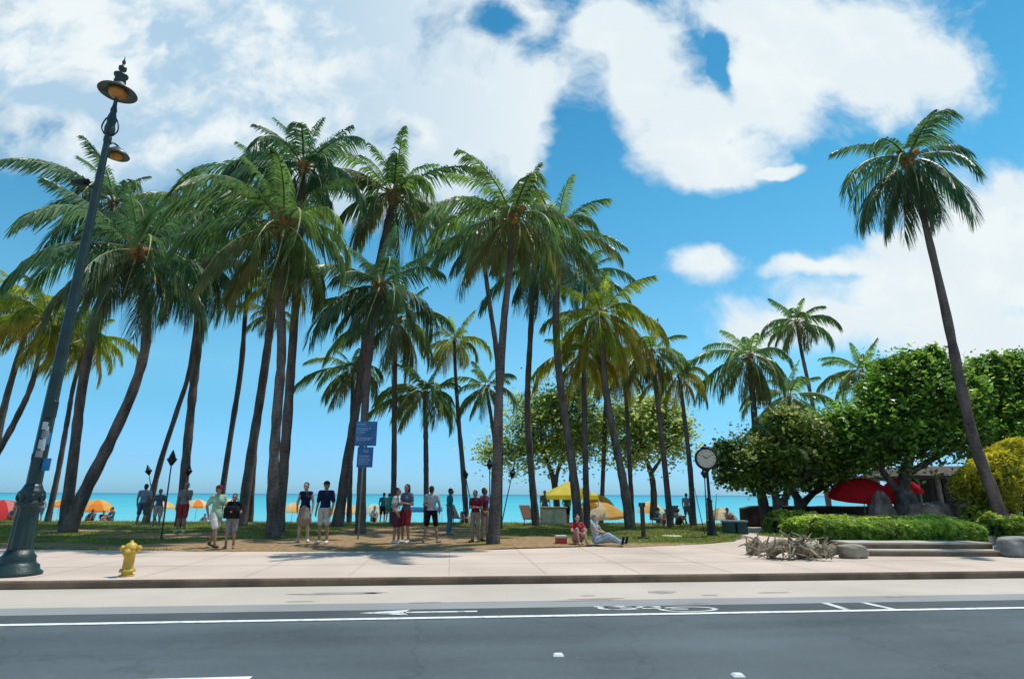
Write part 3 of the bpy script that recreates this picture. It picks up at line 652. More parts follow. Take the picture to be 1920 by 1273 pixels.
palm('thin palm trunk half hidden behind the thick leaning palm left of the twin trunks', 32, [(470, 980, 16), (477, 860, 15), (487, 740, 13), (499, 650, 11), (508, 590, 10)], 62, 'm', 16, .2, 10)
palm('front palm of the big twin trunks, wide foot and broad drooping crown with ochre heart', 20.8, [(514, 1010, 46), (512, 900, 35), (519, 780, 33), (528, 660, 31), (525, 540, 30), (531, 428, 29)], 200, 'm', 28, .5, 11, nuts=4, dead=2)
palm('tallest palm of the big cluster, rear twin trunk rising to the highest crown', 24.0, [(520, 996, 40), (534, 850, 33), (545, 700, 30), (555, 560, 25), (564, 420, 22), (568, 318, 19)], 150, 'd', 28, .3, 12, wind=(-.05, 0, 0), elo=-45)
palm('tall palm with orange heart whose trunk sweeps up right above the blue signs', 28, [(632, 982, 36), (654, 850, 31), (675, 720, 29), (691, 600, 27), (714, 480, 25), (738, 372, 23)], 152, 'm', 27, .42, 13, wind=(.03, -.03, 0), elo=-40)
palm('palm directly behind the blue signs with a lower dark crown under the orange-hearted one', 23.6, [(676, 1000, 36), (679, 880, 29), (686, 740, 26), (697, 620, 23), (713, 540, 20)], 142, 'd', 24, .35, 14, nuts=3)
palm('short palm left of the blue signs with low hanging fronds and one orange leaf', 31.5, [(655, 980, 18), (657, 880, 16), (660, 780, 14), (662, 695, 12)], 88, 'm', 20, .25, 15, dead=2)
palm('straight slim palm rising behind the person in dark top, wide crown', 30.5, [(738, 980, 21), (739, 850, 18), (740, 700, 17), (742, 605, 15)], 122, 'm', 24, .3, 16)
palm('short straight palm with a round star-like crown behind the person in grey top', 31.5, [(800, 980, 18), (799, 880, 17), (798, 800, 16), (797, 742, 15)], 95, 'm', 22, .3, 17, elo=-40)
palm('slim palm right of the star-crowned one, trunk bending left as it rises', 32, [(876, 980, 19), (868, 880, 17), (860, 790, 14), (854, 700, 11), (852, 640, 9)], 75, 'y', 20, .22, 18)
palm('small palm mostly behind the big trunk with orange heart, tiny crown leaning left', 32, [(936, 980, 14), (930, 860, 13), (922, 790, 12), (912, 728, 11)], 72, 'm', 18, .3, 19)
palm('big front palm by the pavement edge with the largest orange heart', 18.8, [(924, 1019, 40), (931, 890, 33), (936, 740, 28), (945, 600, 24), (956, 500, 22), (960, 412, 24)], 152, 'm', 27, .62, 20, nuts=4)
palm('palm behind the largest orange-hearted one, upper trunk splaying out to the left', 27, [(934, 990, 24), (937, 800, 21), (932, 670, 18), (918, 570, 15), (902, 450, 13)], 108, 'd', 22, .25, 21)
palm('palm with slightly bent trunk left of the yellow canopy, dark blue-green crown', 30, [(1006, 983, 26), (996, 880, 22), (989, 760, 20), (994, 640, 18), (1002, 505, 16)], 112, 'd', 22, .25, 22, dead=3)
palm('palm rising behind the seated people, trunk leaning left, crown drooping right', 26, [(1087, 990, 32), (1074, 880, 27), (1056, 760, 25), (1044, 650, 23), (1043, 550, 21), (1046, 445, 18)], 132, 'm', 24, .3, 23, wind=(.14, -.03, 0), elo=-66)
palm('slim straight palm between the yellow canopy and the orange parasols', 28, [(1101, 988, 24), (1098, 880, 20), (1096, 780, 18), (1094, 665, 16)], 100, 'y', 22, .32, 24)
palm('far thin palm seen between two closer trunks above the orange parasols', 37.5, [(1126, 980, 15), (1131, 880, 15), (1134, 800, 14), (1138, 690, 11)], 80, 'm', 18, .2, 25)
palm('palm leaning left over the lawn with a full yellow-green crown', 26.5, [(1184, 991, 34), (1168, 900, 28), (1148, 800, 25), (1132, 700, 23), (1128, 592, 20)], 122, 'y', 27, .3, 26, wind=(.05, -.03, 0), elo=-66, dead=2)
palm('thin palm just right of the left-leaning one, hanging yellowish fronds', 31, [(1186, 980, 17), (1180, 860, 15), (1176, 780, 13), (1168, 690, 11)], 85, 'y', 20, .2, 27, elo=-70)
palm('slim palm right of the forked small tree, ragged crown', 29, [(1258, 985, 22), (1246, 870, 18), (1236, 780, 16), (1222, 662, 13)], 85, 'm', 20, .3, 28, elo=-66, dead=3)
palm('slim palm left of the street clock with a small yellow-green crown', 30, [(1300, 982, 22), (1294, 880, 17), (1284, 790, 14), (1274, 705, 11)], 72, 'y', 20, .25, 29)
palm('palm above the street clock with wind-swept crown in front of the leafy trees', 29, [(1440, 985, 36), (1424, 900, 28), (1416, 800, 22), (1410, 730, 19), (1404, 672, 16)], 102, 'm', 24, .35, 30, elo=-70, dead=3)
palm('tall thin palm behind the trees leaning left against the white cloud', 42, [(1556, 960, 20), (1540, 850, 14), (1520, 740, 12), (1503, 660, 11), (1494, 606, 10)], 76, 'm', 22, .25, 31, elo=-50, wid=.1)
palm('far palm crown standing above the trees left of the tallest leafy tree', 44, [(1650, 960, 18), (1638, 850, 14), (1624, 760, 12), (1616, 698, 10)], 82, 'm', 22, .2, 32, elo=-45, wid=.1)
palm('second palm behind the clock-side palm, low dull crown between the two', 36, [(1470, 975, 18), (1474, 880, 15), (1478, 800, 13), (1480, 745, 12)], 85, 'm', 20, .2, 33, elo=-60)
palm('lone tall palm at the right, long bare trunk leaning left into open blue sky', 22.3, [(1896, 1010, 44), (1858, 915, 36), (1824, 820, 33), (1797, 700, 29), (1770, 570, 25), (1737, 430, 20), (1703, 304, 19)], 162, 'd', 27, .4, 34, wind=(-.10, -.05, 0), eup=66, elo=-80)
palm('far palm peeking over the crowns between the leaning and the splayed trunk, small crown', 41, [(1060, 975, 16), (1075, 850, 14), (1085, 700, 12), (1098, 520, 11)], 92, 'd', 20, .2, 35, wind=(.16, 0, 0))

# ------------------------------------------------------------------ broadleaf trees
BARK2 = mat('tree_bark', (0.13, 0.105, 0.085), (0.06, 0.048, 0.04), 6.0, 0.9, 0.6, 18, stretch=(1, 1, .3))
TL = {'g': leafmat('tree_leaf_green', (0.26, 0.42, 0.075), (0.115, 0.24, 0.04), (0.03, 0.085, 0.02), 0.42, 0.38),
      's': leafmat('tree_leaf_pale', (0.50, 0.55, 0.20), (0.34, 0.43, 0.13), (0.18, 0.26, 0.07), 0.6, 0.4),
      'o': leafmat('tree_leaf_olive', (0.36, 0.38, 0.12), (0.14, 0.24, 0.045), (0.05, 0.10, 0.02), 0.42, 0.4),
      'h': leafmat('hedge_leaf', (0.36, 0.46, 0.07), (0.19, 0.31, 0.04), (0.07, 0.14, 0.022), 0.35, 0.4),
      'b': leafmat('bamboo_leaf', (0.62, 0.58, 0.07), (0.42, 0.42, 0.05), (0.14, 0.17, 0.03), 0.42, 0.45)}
def leaf_quads(C, size, rng, up=0.55, asp=0.62, nrm=None):
    n = len(C); nv = rng.normal(0, 1, (n, 3)); nv[:, 2] = np.abs(nv[:, 2]) + up
    if nrm is not None: nv += nrm * 1.1
    nv /= np.linalg.norm(nv, axis=1)[:, None]
    a = np.cross(nv, rng.normal(0, 1, (n, 3))); a /= np.linalg.norm(a, axis=1)[:, None]; b_ = np.cross(nv, a)
    s = (size * rng.uniform(.6, 1.25, n))[:, None]
    tip = C + a * s - np.array([0, 0, .25]) * s
    return np.stack([C - a * s * .8, C + b_ * s * asp - a * s * .1, tip, C - b_ * s * asp - a * s * .1], 1)
def clump_pts(blobs, n, rng, per=26, shell=0.55, cl=0.13):
    """twig clumps spread through the blobs' volume, leaves gathered round each twig"""
    vol = np.array([b_[3] * b_[4] * b_[5] for b_ in blobs]) ** .8; vol /= vol.sum(); C = []; D = []
    for b_, v in zip(blobs, vol):
        k = max(4, int(n * v / per)); dv = rng.normal(0, 1, (k, 3)); dv /= np.linalg.norm(dv, axis=1)[:, None]
        rr_ = (shell + (1 - shell) * rng.random(k)) ** 1.0 * (1 + .24 * rng.normal(0, 1, k)); r3 = np.array(b_[3:6])
        tw = np.array(b_[:3]) + dv * rr_[:, None] * r3; cs = cl * r3.mean() * rng.uniform(.6, 1.5, k) + .1
        p = np.repeat(tw, per, 0) + rng.normal(0, 1, (k * per, 3)) * np.repeat(cs, per)[:, None] * np.array([1, 1, .75])
        C.append(p); dep = np.repeat(1 - rr_, per) * .9 + .25 * np.repeat((dv[:, 2] < 0), per) + .28 * np.repeat(rng.random(k), per)  # inner and lower leaves get a darker tint: crown shade put into colour
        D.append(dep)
    return np.concatenate(C), np.clip(np.concatenate(D), 0, 1)
def tree(label, d, blobs, base, trunk, nleaf, size, kind, seed, shell=.5, branches=None, per=26, group='leafy shade trees', cl=.13, core=True):
    """blobs: (px, py, rx_px, ry_px, ddepth, depth_radius_factor)"""
    rng = np.random.default_rng(500 + seed); bp_ = G(base[0], base[1], SW); bp_ = AT(base[0], base[1], d) if d else bp_; bp_.z = gz(bp_.x, bp_.y)
    root = thing('shade_tree', label, 'tree', bp_, 0, group); B = []
    for (px, py, rx, ry, dd, df) in blobs:
        c = AT(px, py, d + dd) - bp_; m = mpp(px, py, d + dd); B.append((c.x, c.y, c.z, rx * m, rx * m * df, ry * m))
    for b_ in list(B):
        for k in range(5):
            dv = rng.normal(0, 1, 3); dv[2] = abs(dv[2]) * .8 - .15; dv /= np.linalg.norm(dv); q = rng.uniform(.28, .5)
            B.append((b_[0] + dv[0] * b_[3] * .95, b_[1] + dv[1] * b_[4] * .95, b_[2] + dv[2] * b_[5] * .95, b_[3] * q, b_[4] * q, b_[5] * q))
    mb = MB()
    for tr_ in trunk:                              # tracks in photo pixels with width
        P = []
        for (px, py, w, *dz) in tr_:
            dd = d + (dz[0] if dz else 0); q = AT(px, py, dd) - bp_; P.append((q.x, q.y, q.z, w * mpp(px, py, dd) / 2))
        S_ = spline(P, 12); mb.tube([Vector(q[:3]) for q in S_], [max(.02, q[3]) * (1 + .08 * rng.normal()) for q in S_], 7)
    jt = Vector(S_[-1][:3])
    fork = [Vector((spline([(AT(p[0], p[1], d) - bp_)[:] for p in tr_], 6)[-1])) for tr_ in trunk]
    for b_ in B:
        f0 = min(fork, key=lambda q: (q - Vector(b_[:3])).length); c = Vector(b_[:3]); mid = f0.lerp(c, .5) + Vector((rng.normal(0, .2), rng.normal(0, .2), -.15 * b_[5]))
        w0 = .035 * b_[3] + .03
        mb.tube([f0, mid, c, c + Vector((0, 0, b_[5] * .5))], [w0, w0 * .75, w0 * .5, .02], 6)
        for k in range(5):
            dv = Vector(rng.normal(0, 1, 3)); dv.z = abs(dv.z) * .7; dv.normalize()
            mb.tube([mid.lerp(c, rng.random()), c + Vector((dv.x * b_[3] * .45, dv.y * b_[4] * .45, dv.z * b_[5] * .45)), c + Vector((dv.x * b_[3] * .85, dv.y * b_[4] * .85, dv.z * b_[5] * .85))], [w0 * .4, w0 * .25, .012], 5)
    mb.build('trunk', BARK2, root)
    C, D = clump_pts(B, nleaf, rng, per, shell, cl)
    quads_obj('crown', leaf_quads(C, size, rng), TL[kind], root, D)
    return root

tree('sparse pale-leaved tree with leaning trunk behind the yellow canopy', 39, [(960, 850, 55, 34, 0, .9), (1000, 790, 60, 48, 0, .9), (1060, 770, 60, 45, .5, .9), (1090, 830, 55, 40, 0, .9), (1030, 845, 55, 30, -.3, .9), (1130, 800, 40, 42, .3, .9)],
     (1046, 980), [[(1046, 980, 14), (1040, 910, 12), (1028, 870, 9), (1014, 845, 7)], [(1040, 910, 10), (1050, 870, 7), (1070, 840, 5)]], 16000, .14, 's', 1, .2, per=8, cl=.36)
tree('small tree with a thin forked trunk standing in the open right of the orange parasols', 37, [(1205, 800, 50, 50, 0, .9), (1255, 830, 42, 36, 0, .9), (1180, 850, 36, 26, 0, .9), (1240, 775, 34, 34, .3, .9)],
     (1224, 975), [[(1224, 975, 14), (1226, 930, 12), (1221, 888, 10), (1206, 850, 6)], [(1221, 888, 9), (1238, 862, 5), (1248, 845, 4)]], 9500, .14, 's', 2, .2, per=8, cl=.36)
tree('low spreading tree with olive and yellowish leaf tips beside the street clock', 27, [(1480, 815, 72, 40, 0, .8), (1400, 865, 60, 44, 0, .8), (1460, 870, 80, 40, .5, .8), (1540, 850, 60, 50, .5, .8), (1375, 895, 30, 20, -.3, .8), (1435, 905, 50, 16, 0, .8)],
     (1456, 985), [[(1456, 985, 20), (1456, 940, 15), (1448, 905, 12), (1435, 885, 10)], [(1458, 950, 14), (1480, 925, 10), (1500, 900, 8)], [(1450, 925, 10), (1430, 918, 7), (1410, 900, 5)]], 18000, .12, 'o', 3, .38, per=20, cl=.16)
tree('dark-trunked tree with twisted low limbs in front of the sea view', 29, [(1560, 860, 70, 44, 0, .8), (1610, 800, 60, 60, .3, .8), (1510, 890, 50, 22, 0, .8), (1640, 845, 60, 36, 0, .8), (1545, 898, 60, 12, 0, .8)],
     (1500, 980), [[(1500, 980, 22), (1500, 945, 18), (1484, 915, 11), (1470, 895, 8)], [(1500, 950, 14), (1525, 925, 11), (1550, 910, 9), (1570, 895, 7)], [(1525, 925, 8), (1510, 905, 6), (1515, 890, 5)]], 17000, .12, 'g', 4, .4, per=20, cl=.16)
tree('tallest bright green leafy tree right of centre, pointed tufted top', 26, [(1690, 760, 80, 60, 0, .8), (1738, 690, 40, 42, 0, .9), (1690, 705, 50, 36, 0, .9), (1780, 740, 55, 60, .3, .8), (1640, 790, 70, 50, 0, .8), (1735, 820, 85, 46, 0, .8), (1650, 835, 70, 36, 0, .8), (1800, 812, 50, 42, 0, .8), (1742, 664, 16, 24, 0, .9), (1765, 690, 22, 26, 0, .9), (1708, 680, 24, 24, 0, .9), (1660, 735, 36, 30, 0, .9), (1600, 800, 44, 40, 0, .8), (1590, 850, 46, 34, 0, .8), (1810, 735, 30, 34, 0, .8)],
     (1690, 975), [[(1690, 975, 30), (1692, 930, 25), (1700, 880, 20), (1710, 830, 15)], [(1692, 930, 15), (1660, 890, 11), (1640, 860, 8)], [(1700, 890, 14), (1750, 860, 10), (1790, 840, 7)]], 30000, .125, 'g', 5, .4, per=20, cl=.16)
tree('bright green leafy tree at the right photo edge behind the lone tall palm', 27, [(1860, 770, 60, 60, 0, .8), (1850, 710, 30, 32, 0, .9), (1910, 740, 50, 60, 0, .8), (1890, 820, 70, 40, 0, .8), (1835, 830, 40, 40, 0, .8), (1965, 780, 60, 70, 0, .8), (1848, 690, 20, 26, 0, .9), (1880, 700, 24, 26, 0, .9), (1915, 690, 26, 26, 0, .9), (1825, 760, 30, 30, 0, .9)],
     (1890, 975), [[(1890, 975, 26), (1888, 920, 22), (1880, 860, 16), (1872, 810, 12)], [(1888, 900, 14), (1920, 850, 10), (1940, 810, 7)]], 19000, .125, 'g', 6, .4, per=20, cl=.16)
# ------------------------------------------------------------------ street furniture
IRON = mat('green_cast_iron', (0.014, 0.040, 0.037), (0.007, 0.022, 0.021), 3.0, 0.42, 0.15, 30, spec=0.5)
BLACK = mat('black_metal', (0.020, 0.020, 0.022), (0.012, 0.012, 0.014), 4.0, 0.5)
GREYM = mat('galvanised_metal', (0.30, 0.32, 0.33), (0.20, 0.22, 0.23), 5.0, 0.45, metal=0.6)
AMBER = mat('amber_glass', (0.72, 0.36, 0.10), (0.55, 0.24, 0.06), 3.0, 0.25, transl=0.35)
# street lamp -----------------------------------------------------
LB = G(27, 1078, SW); LT = AT(231, 108, LB.y); HH = LT.z - SW
lamp = thing('street_lamp', 'tall dark green cast-iron street lamp with dish shade and stickers, left of the hydrant', 'street lamp', LB)
def lamp_z(py):                                            # height on the post seen at a photo row
    fx = 26 + 205 * (1078 - py) / 970
    return AT(fx, py, LB.y).z - SW
mb = MB(); z1 = lamp_z(1040); z2 = lamp_z(945); z3 = lamp_z(920)
mb.lathe([(.43, 0), (.43, .05), (.37, .09), (.36, .17), (.30, .21), (.28, .27), (.285, .33), (.24, .38), (.205, .46)], n=24)
mb.build('base', IRON, lamp); 
mb = MB(); mb.lathe([(.205, .46), (.20, .6), (.19, 1.0), (.18, z2 - .12), (.19, z2 - .06)], n=24, flute=.07); mb.build('pedestal', IRON, lamp, False)
mb = MB(); mb.lathe([(.19, z2 - .06), (.23, z2 - .03), (.235, z2 + .02), (.20, z2 + .06), (.19, z2 + .1), (.21, z2 + .16), (.225, z2 + .22), (.18, z2 + .27), (.155, z2 + .33), (.135, z2 + .38)], n=24)
for k in range(8):
    a = k * PI / 4; mb.ell((.20 * math.cos(a), .20 * math.sin(a), z2 + .13), (.04, .04, .08), 6, 5)
mb.build('collar', IRON, lamp)
za = lamp_z(262); zs = lamp_z(176)
mb = MB(); mb.lathe([(.13, z2 + .36), (.125, z2 + 1.0), (.105, z2 + 3.4), (.075, za - .8), (.065, za - .1), (.08, za - .05), (.08, za + .05), (.065, za + .1)], n=20, flute=.06); mb.build('shaft', IRON, lamp, False)
mb = MB(); mb.lathe([(.065, za + .1), (.10, za + .16), (.11, za + .3), (.085, za + .42), (.10, za + .55), (.06, za + .72), (.07, za + .78), (.045, za + .9), (.038, zs - .2), (.06, zs - .17)], n=16)
for k in range(4):
    a = k * PI / 2 + .4; c, s_ = math.cos(a), math.sin(a)
    mb.tube([Vector(q_) for q_ in spline([(c * .08, s_ * .08, za + .12), (c * .16, s_ * .16, za + .28), (c * .13, s_ * .13, za + .48), (c * .06, s_ * .06, za + .62)], 10)], .016, 6)
mb.build('bracket', IRON, lamp)
SHADE = mat('lamp_shade_metal', (0.10, 0.13, 0.12), (0.06, 0.085, 0.08), 3, 0.4, spec=.5)
def lamp_head(parent, c, k=1.0):
    mb = MB(); mb.lathe([(.14 * k, .34 * k), (.16 * k, .27 * k), (.20 * k, .24 * k), (.30 * k, .17 * k), (.45 * k, .07 * k), (.475 * k, .03 * k), (.46 * k, .02 * k), (.30 * k, .10 * k), (.2 * k, .14 * k)], c, 28); s = mb.build('lamp_shade', SHADE, parent)
    mb = MB(); mb.ell((c[0], c[1], c[2] + .03 * k), (.225 * k, .225 * k, .17 * k), 18, 10); mb.build('globe', AMBER, parent)
    mb = MB(); mb.lathe([(.12 * k, .33 * k), (.15 * k, .36 * k), (.13 * k, .5 * k), (.17 * k, .55 * k), (.18 * k, .6 * k), (.06 * k, .63 * k), (.05 * k, .7 * k), (.10 * k, .78 * k), (.10 * k, .86 * k), (.04 * k, .9 * k), (.03 * k, .97 * k), (.05 * k, 1.02 * k), (.015 * k, 1.12 * k), (.01 * k, 1.22 * k)], c, 14); mb.build('finial', IRON, parent)
lamp_head(lamp, (0, 0, zs), .86)
zl = lamp_z(292); mb = MB()
mb.tube([(0, 0, za - .15), (.03, .15, za + .02), (.05, .28, za + .02), (.05, .30, zl + .38)], .022, 7); mb.build('arm', IRON, lamp)
c2 = (.05, .30, zl + .16); k = .72
mb = MB(); mb.lathe([(.04, .27), (.09, .22), (.22, .11), (.27, .04), (.26, .02), (.15, .07)], c2, 24); mb.build('lamp_shade', SHADE, lamp)
mb = MB(); mb.ell((c2[0], c2[1], c2[2] + .02), (.13, .13, .11), 16, 8); mb.build('globe', AMBER, lamp)
zb = lamp_z(345); mb = MB(); mb.tube([(-.06, 0, zb - .12), (-.3, -.02, zb)], .02, 6); mb.box((-.42, -.03, zb + .02), (.34, .12, .12), R(-8), 0, .9, .02); mb.tube([(-.25, -.03, zb + .04), (-.2, -.03, zb + .05)], .06, 10); mb.build('camera_housing', BLACK, lamp)
zc = lamp_z(285); mb = MB(); mb.tube([(-.08, 0, zc - .15), (-.42, 0, zc + .22)], .018, 6); mb.build('banner_rod', IRON, lamp)
STK = [mat('sticker_white', (.62, .62, .60), (.45, .46, .47), 8, .5), mat('sticker_blue', (.03, .22, .42), (.02, .14, .30), 8, .5), mat('sticker_grey', (.34, .30, .27), (.2, .22, .24), 9, .5)]
def wrap(z0, z1, a0, a1, r0, m, name='sticker'):
    mb = MB(); n = 5; v = []
    for i in range(n + 1):
        a = a0 + (a1 - a0) * i / n
        for z in (z0, z1): v.append((math.cos(a) * r0, math.sin(a) * r0, z))
    mb.add(v, [(2 * i, 2 * i + 2, 2 * i + 3, 2 * i + 1) for i in range(n)]); mb.build(name, m, lamp)
for (p0, p1, a0, a1, m) in ((792, 806, -80, -40, 0), (808, 822, -70, -20, 2), (812, 834, -30, 5, 1), (825, 842, -80, -30, 0), (845, 858, -85, -35, 2), (850, 862, -150, -120, 2), (864, 874, -150, -115, 0), (800, 845, -55, -28, 0)):
    wrap(lamp_z(p1), lamp_z(p0), R(a0), R(a1), .128 + .002 * (m + 1), STK[m])
zz = lamp_z(871); mb = MB(); mb.box((.21, -.06, zz), (.20, .02, .24), R(-15), 0); mb.build('small_sign', STK[1], lamp, False)
zz = lamp_z(768); mb = MB(); mb.box((.13, -.1, zz), (.16, .12, .34), 0, 0, 1, .02); mb.build('junction_box', IRON, lamp, False)

# fire hydrant ----------------------------------------------------
HY = G(237, 1080, SW); hk = 62 * mpp(237, 1050, HY.y) / .76
YEL = mat('hydrant_yellow', (0.62, 0.40, 0.045), (0.48, 0.29, 0.03), 6, 0.4, 0.15, 30, spec=.5, detail=8)
hyd = thing('fire_hydrant', 'short yellow fire hydrant on the pavement near the kerb', 'fire hydrant', HY, R(8))
mb = MB(); q = lambda L_: [(a * hk, b_ * hk) for a, b_ in L_]
mb.lathe(q([(.16, 0), (.16, .03), (.125, .035), (.115, .05), (.115, .10), (.165, .105), (.165, .14), (.12, .15), (.115, .17), (.11, .34), (.112, .46), (.14, .48), (.15, .52), (.15, .56), (.13, .58)]), n=24)
for k in range(8):
    a = k * PI / 4; mb.lathe(q([(.018, .095), (.018, .16), (.006, .165)]), (.148 * hk * math.cos(a), .148 * hk * math.sin(a), 0), 6)
mb.build('barrel', YEL, hyd)
mb = MB(); mb.lathe(q([(.15, .57), (.155, .60), (.135, .64), (.11, .69), (.07, .72), (.035, .73), (.035, .77), (.025, .775)]), n=20); mb.build('bonnet', YEL, hyd)
def outlet(name, dv, z, r, ln):
    mb = MB(); d = Vector(dv); mb.tube([d * .08 * hk, d * .15 * hk, d * .155 * hk, d * (ln) * hk, d * (ln + .005) * hk, d * (ln + .04) * hk], [r * hk, r * hk, r * 1.25 * hk, r * 1.25 * hk, r * .45 * hk, r * .45 * hk], 12)
    mb.v = [p + Vector((0, 0, z * hk)) for p in mb.v]; mb.build(name, YEL, hyd)
outlet('outlet_cap', (0, -1, 0), .52, .07, .19); outlet('outlet_cap', (1, 0, 0), .60, .055, .20); outlet('outlet_cap', (-1, 0, 0), .60, .055, .20)

# sign post -------------------------------------------------------
SG = G(671, 1012, SW)
SBL = mat('sign_blue', (0.035, 0.15, 0.36), (0.028, 0.11, 0.28), 4, 0.4); SLT = mat('sign_pale_blue', (0.30, 0.42, 0.58), (0.20, 0.31, 0.47), 6, .45); SMID = mat('sign_mid_blue', (0.12, 0.23, 0.40), (.08, .17, .33), 6, .45)
sgn = thing('sign_post', 'thin metal post carrying two blue notice signs in front of a palm', 'sign post', SG)
zt = AT(690, 790, SG.y).z - SG.z; mb = MB(); mb.tube([(0, 0, -.1), (0, 0, zt - .02)], .028, 8); mb.build('post', GREYM, sgn)
def sign(name, x0, x1, y0, y1, bars):
    a, b_ = AT(x0, y0, SG.y - .05) - SG, AT(x1, y1, SG.y - .05) - SG; cx, cz = (a.x + b_.x) / 2, (a.z + b_.z) / 2; w, h = b_.x - a.x, a.z - b_.z
    mb = MB(); mb.box((cx, -.05, cz), (w, .015, h)); p = mb.build(name, SBL, sgn, False)
    mb = MB()
    for (u0, u1, v0, v1, m) in bars: mb.box((a.x + w * (u0 + u1) / 2, -.06, a.z - h * (v0 + v1) / 2), (w * (u1 - u0), .004, h * (v1 - v0)), 0, m)
    t = mb.build('lettering', [SLT, SMID], p, False)
lines = [(.04, .96, .03, .055, 1)]
rr = random.Random(5)
for (v, dens, m) in ((.10, .5, 0), (.17, .7, 1), (.27, .75, 0), (.34, .6, 0), (.43, .35, 0), (.50, .3, 1), (.58, .35, 1), (.66, .8, 0), (.73, .75, 0), (.80, .4, 1)):
    u = .06
    while u < .06 + .86 * dens:
        w_ = rr.uniform(.05, .14); lines.append((u, min(u + w_, .92), v, v + .04, m)); u += w_ + .03
sign('notice_board', 668, 705, 790, 836, lines)
lines = [(.38, .62, .16, .24, 0), (.44, .7, .20, .27, 0), (.08, .8, .42, .46, 0), (.08, .84, .44, .95, 1)]
for v in (.5, .58, .66, .74, .82):
    u = .12
    while u < .72:
        w_ = rr.uniform(.05, .14); lines.append((u, u + w_, v, v + .035, 0)); u += w_ + .03
lines = [(a, b_, c, d_, m) for (a, b_, c, d_, m) in lines if not (m == 1)] 
sign('notice_board', 671, 698, 838, 876, lines)

# street clock ----------------------------------------------------
CK = G(1336, 1006, SW); cz = AT(1328, 860, CK.y).z - CK.z; cr = 19 * mpp(1328, 860, CK.y)
ck = thing('street_clock', 'black post clock with round cream face standing on the lawn edge', 'clock', CK, R(-14))
mb = MB(); mb.lathe([(.20, -.05), (.20, .10), (.15, .16), (.13, .5), (.14, .55), (.10, .6), (.085, 1.25), (.11, 1.3), (.06, 1.36), (.05, cz - cr - .12), (.09, cz - cr - .06), (.06, cz - cr + .05)], n=14); mb.build('post', BLACK, ck)
FACE = mat('clock_face', (0.56, 0.50, 0.40), (0.50, 0.44, 0.35), 3, .4)
mb = MB(); mb.tube([(0, -.16, cz), (0, -.15, cz), (0, .15, cz), (0, .16, cz)], [cr * .98, cr * 1.08, cr * 1.08, cr * .98], 32)
mb.lathe([(.16, cz + cr * .93), (.20, cz + cr * 1.06), (.14, cz + cr * 1.16), (.05, cz + cr * 1.24), (.06, cz + cr * 1.32), (.01, cz + cr * 1.5)], n=12); mb.build('case', BLACK, ck)
for sgn_ in (-1, 1):
    mb = MB(); mb.tube([(0, .162 * sgn_, cz), (0, .168 * sgn_, cz)], cr * .88, 32)
    fc = mb.build('dial', FACE, ck, False)
    for k in range(12):
        mb = MB()
        a = k * PI / 6; r0, r1 = cr * .68, cr * .80
        mb.tube([(math.sin(a) * r0, .170 * sgn_, cz + math.cos(a) * r0), (math.sin(a) * r1, .170 * sgn_, cz + math.cos(a) * r1)], .012, 4)
        mb.build('hour_mark', BLACK, fc, False)
    for (ang, ln, w_) in ((-52, .48, .018), (58, .68, .012)):
        a = R(ang) * -sgn_; mb = MB(); mb.tube([(0, .174 * sgn_, cz), (math.sin(a) * cr * ln, .174 * sgn_, cz + math.cos(a) * cr * ln)], [w_, w_ * .6], 5); mb.build('clock_hand', BLACK, fc, False)

# tiki torches ----------------------------------------------------
BAMB = mat('torch_pole', (0.10, 0.10, 0.10), (0.05, 0.055, 0.06), 6, .7)
def torch(label, hx, hy, bx, by, d):
    p = G(bx, by, SW) if d is None else AT(bx, by, d); p.z = SW; h = AT(hx, hy, p.y) - p; r = thing('tiki_torch', label, 'torch', p, 0, 'tiki torches on the lawn')
    mb = MB(); mb.tube([(0, 0, -.1), h * .5, h * .97], [.028, .026, .022], 7); mb.build('pole', BAMB, r)
    q = (h).normalized(); k = 1.15; pr = [(.0, .03), (.02, .045), (.16, .13), (.2, .14), (.22, .10), (.30, .075), (.40, .035), (.46, .012)]
    mb = MB(); mb.tube([h + q * (a * k - .12) for a, _ in pr], [b_ * k for _, b_ in pr], 10); mb.build('torch_head', BLACK, r)
torch('tiki torch with black head leaning left, first from the left beside a bowed palm', 279, 886, 296, 975, 29.5)
torch('tallest upright tiki torch between two palms, behind the hydrant', 322, 866, 302, 1012, None)
torch('tiki torch leaning right against a thick palm, third from the left', 353, 887, 338, 990, 26)
torch('upright tiki torch close beside the big orange-hearted palm trunk', 918, 875, 919, 985, 27)
torch('tiki torch leaning right in the gap just right of the big pavement-edge palm', 960, 891, 938, 980, 28)
torch('tiki torch leaning left across a slim trunk near the person in teal', 873, 893, 892, 980, 28.5)
torch('tiki torch with thin pole standing just left of the street clock', 1321, 891, 1327, 1003, None)
for (x0, y0, x1, y1, l) in ((1302, 915, 1322, 1003, 'thin dark stake leaning left beside the street clock'), (1344, 925, 1337, 1000, 'short thin dark stake just right of the street clock post')):
    p = G(x1, y1, SW); h = AT(x0, y0, p.y) - p; mb = MB(); mb.tube([(0, 0, -.05), h], [.02, .012], 6); o = mb.build('garden_stake', BAMB); o.location = p; tag(o, l, 'stake', 'thin stakes by the clock')

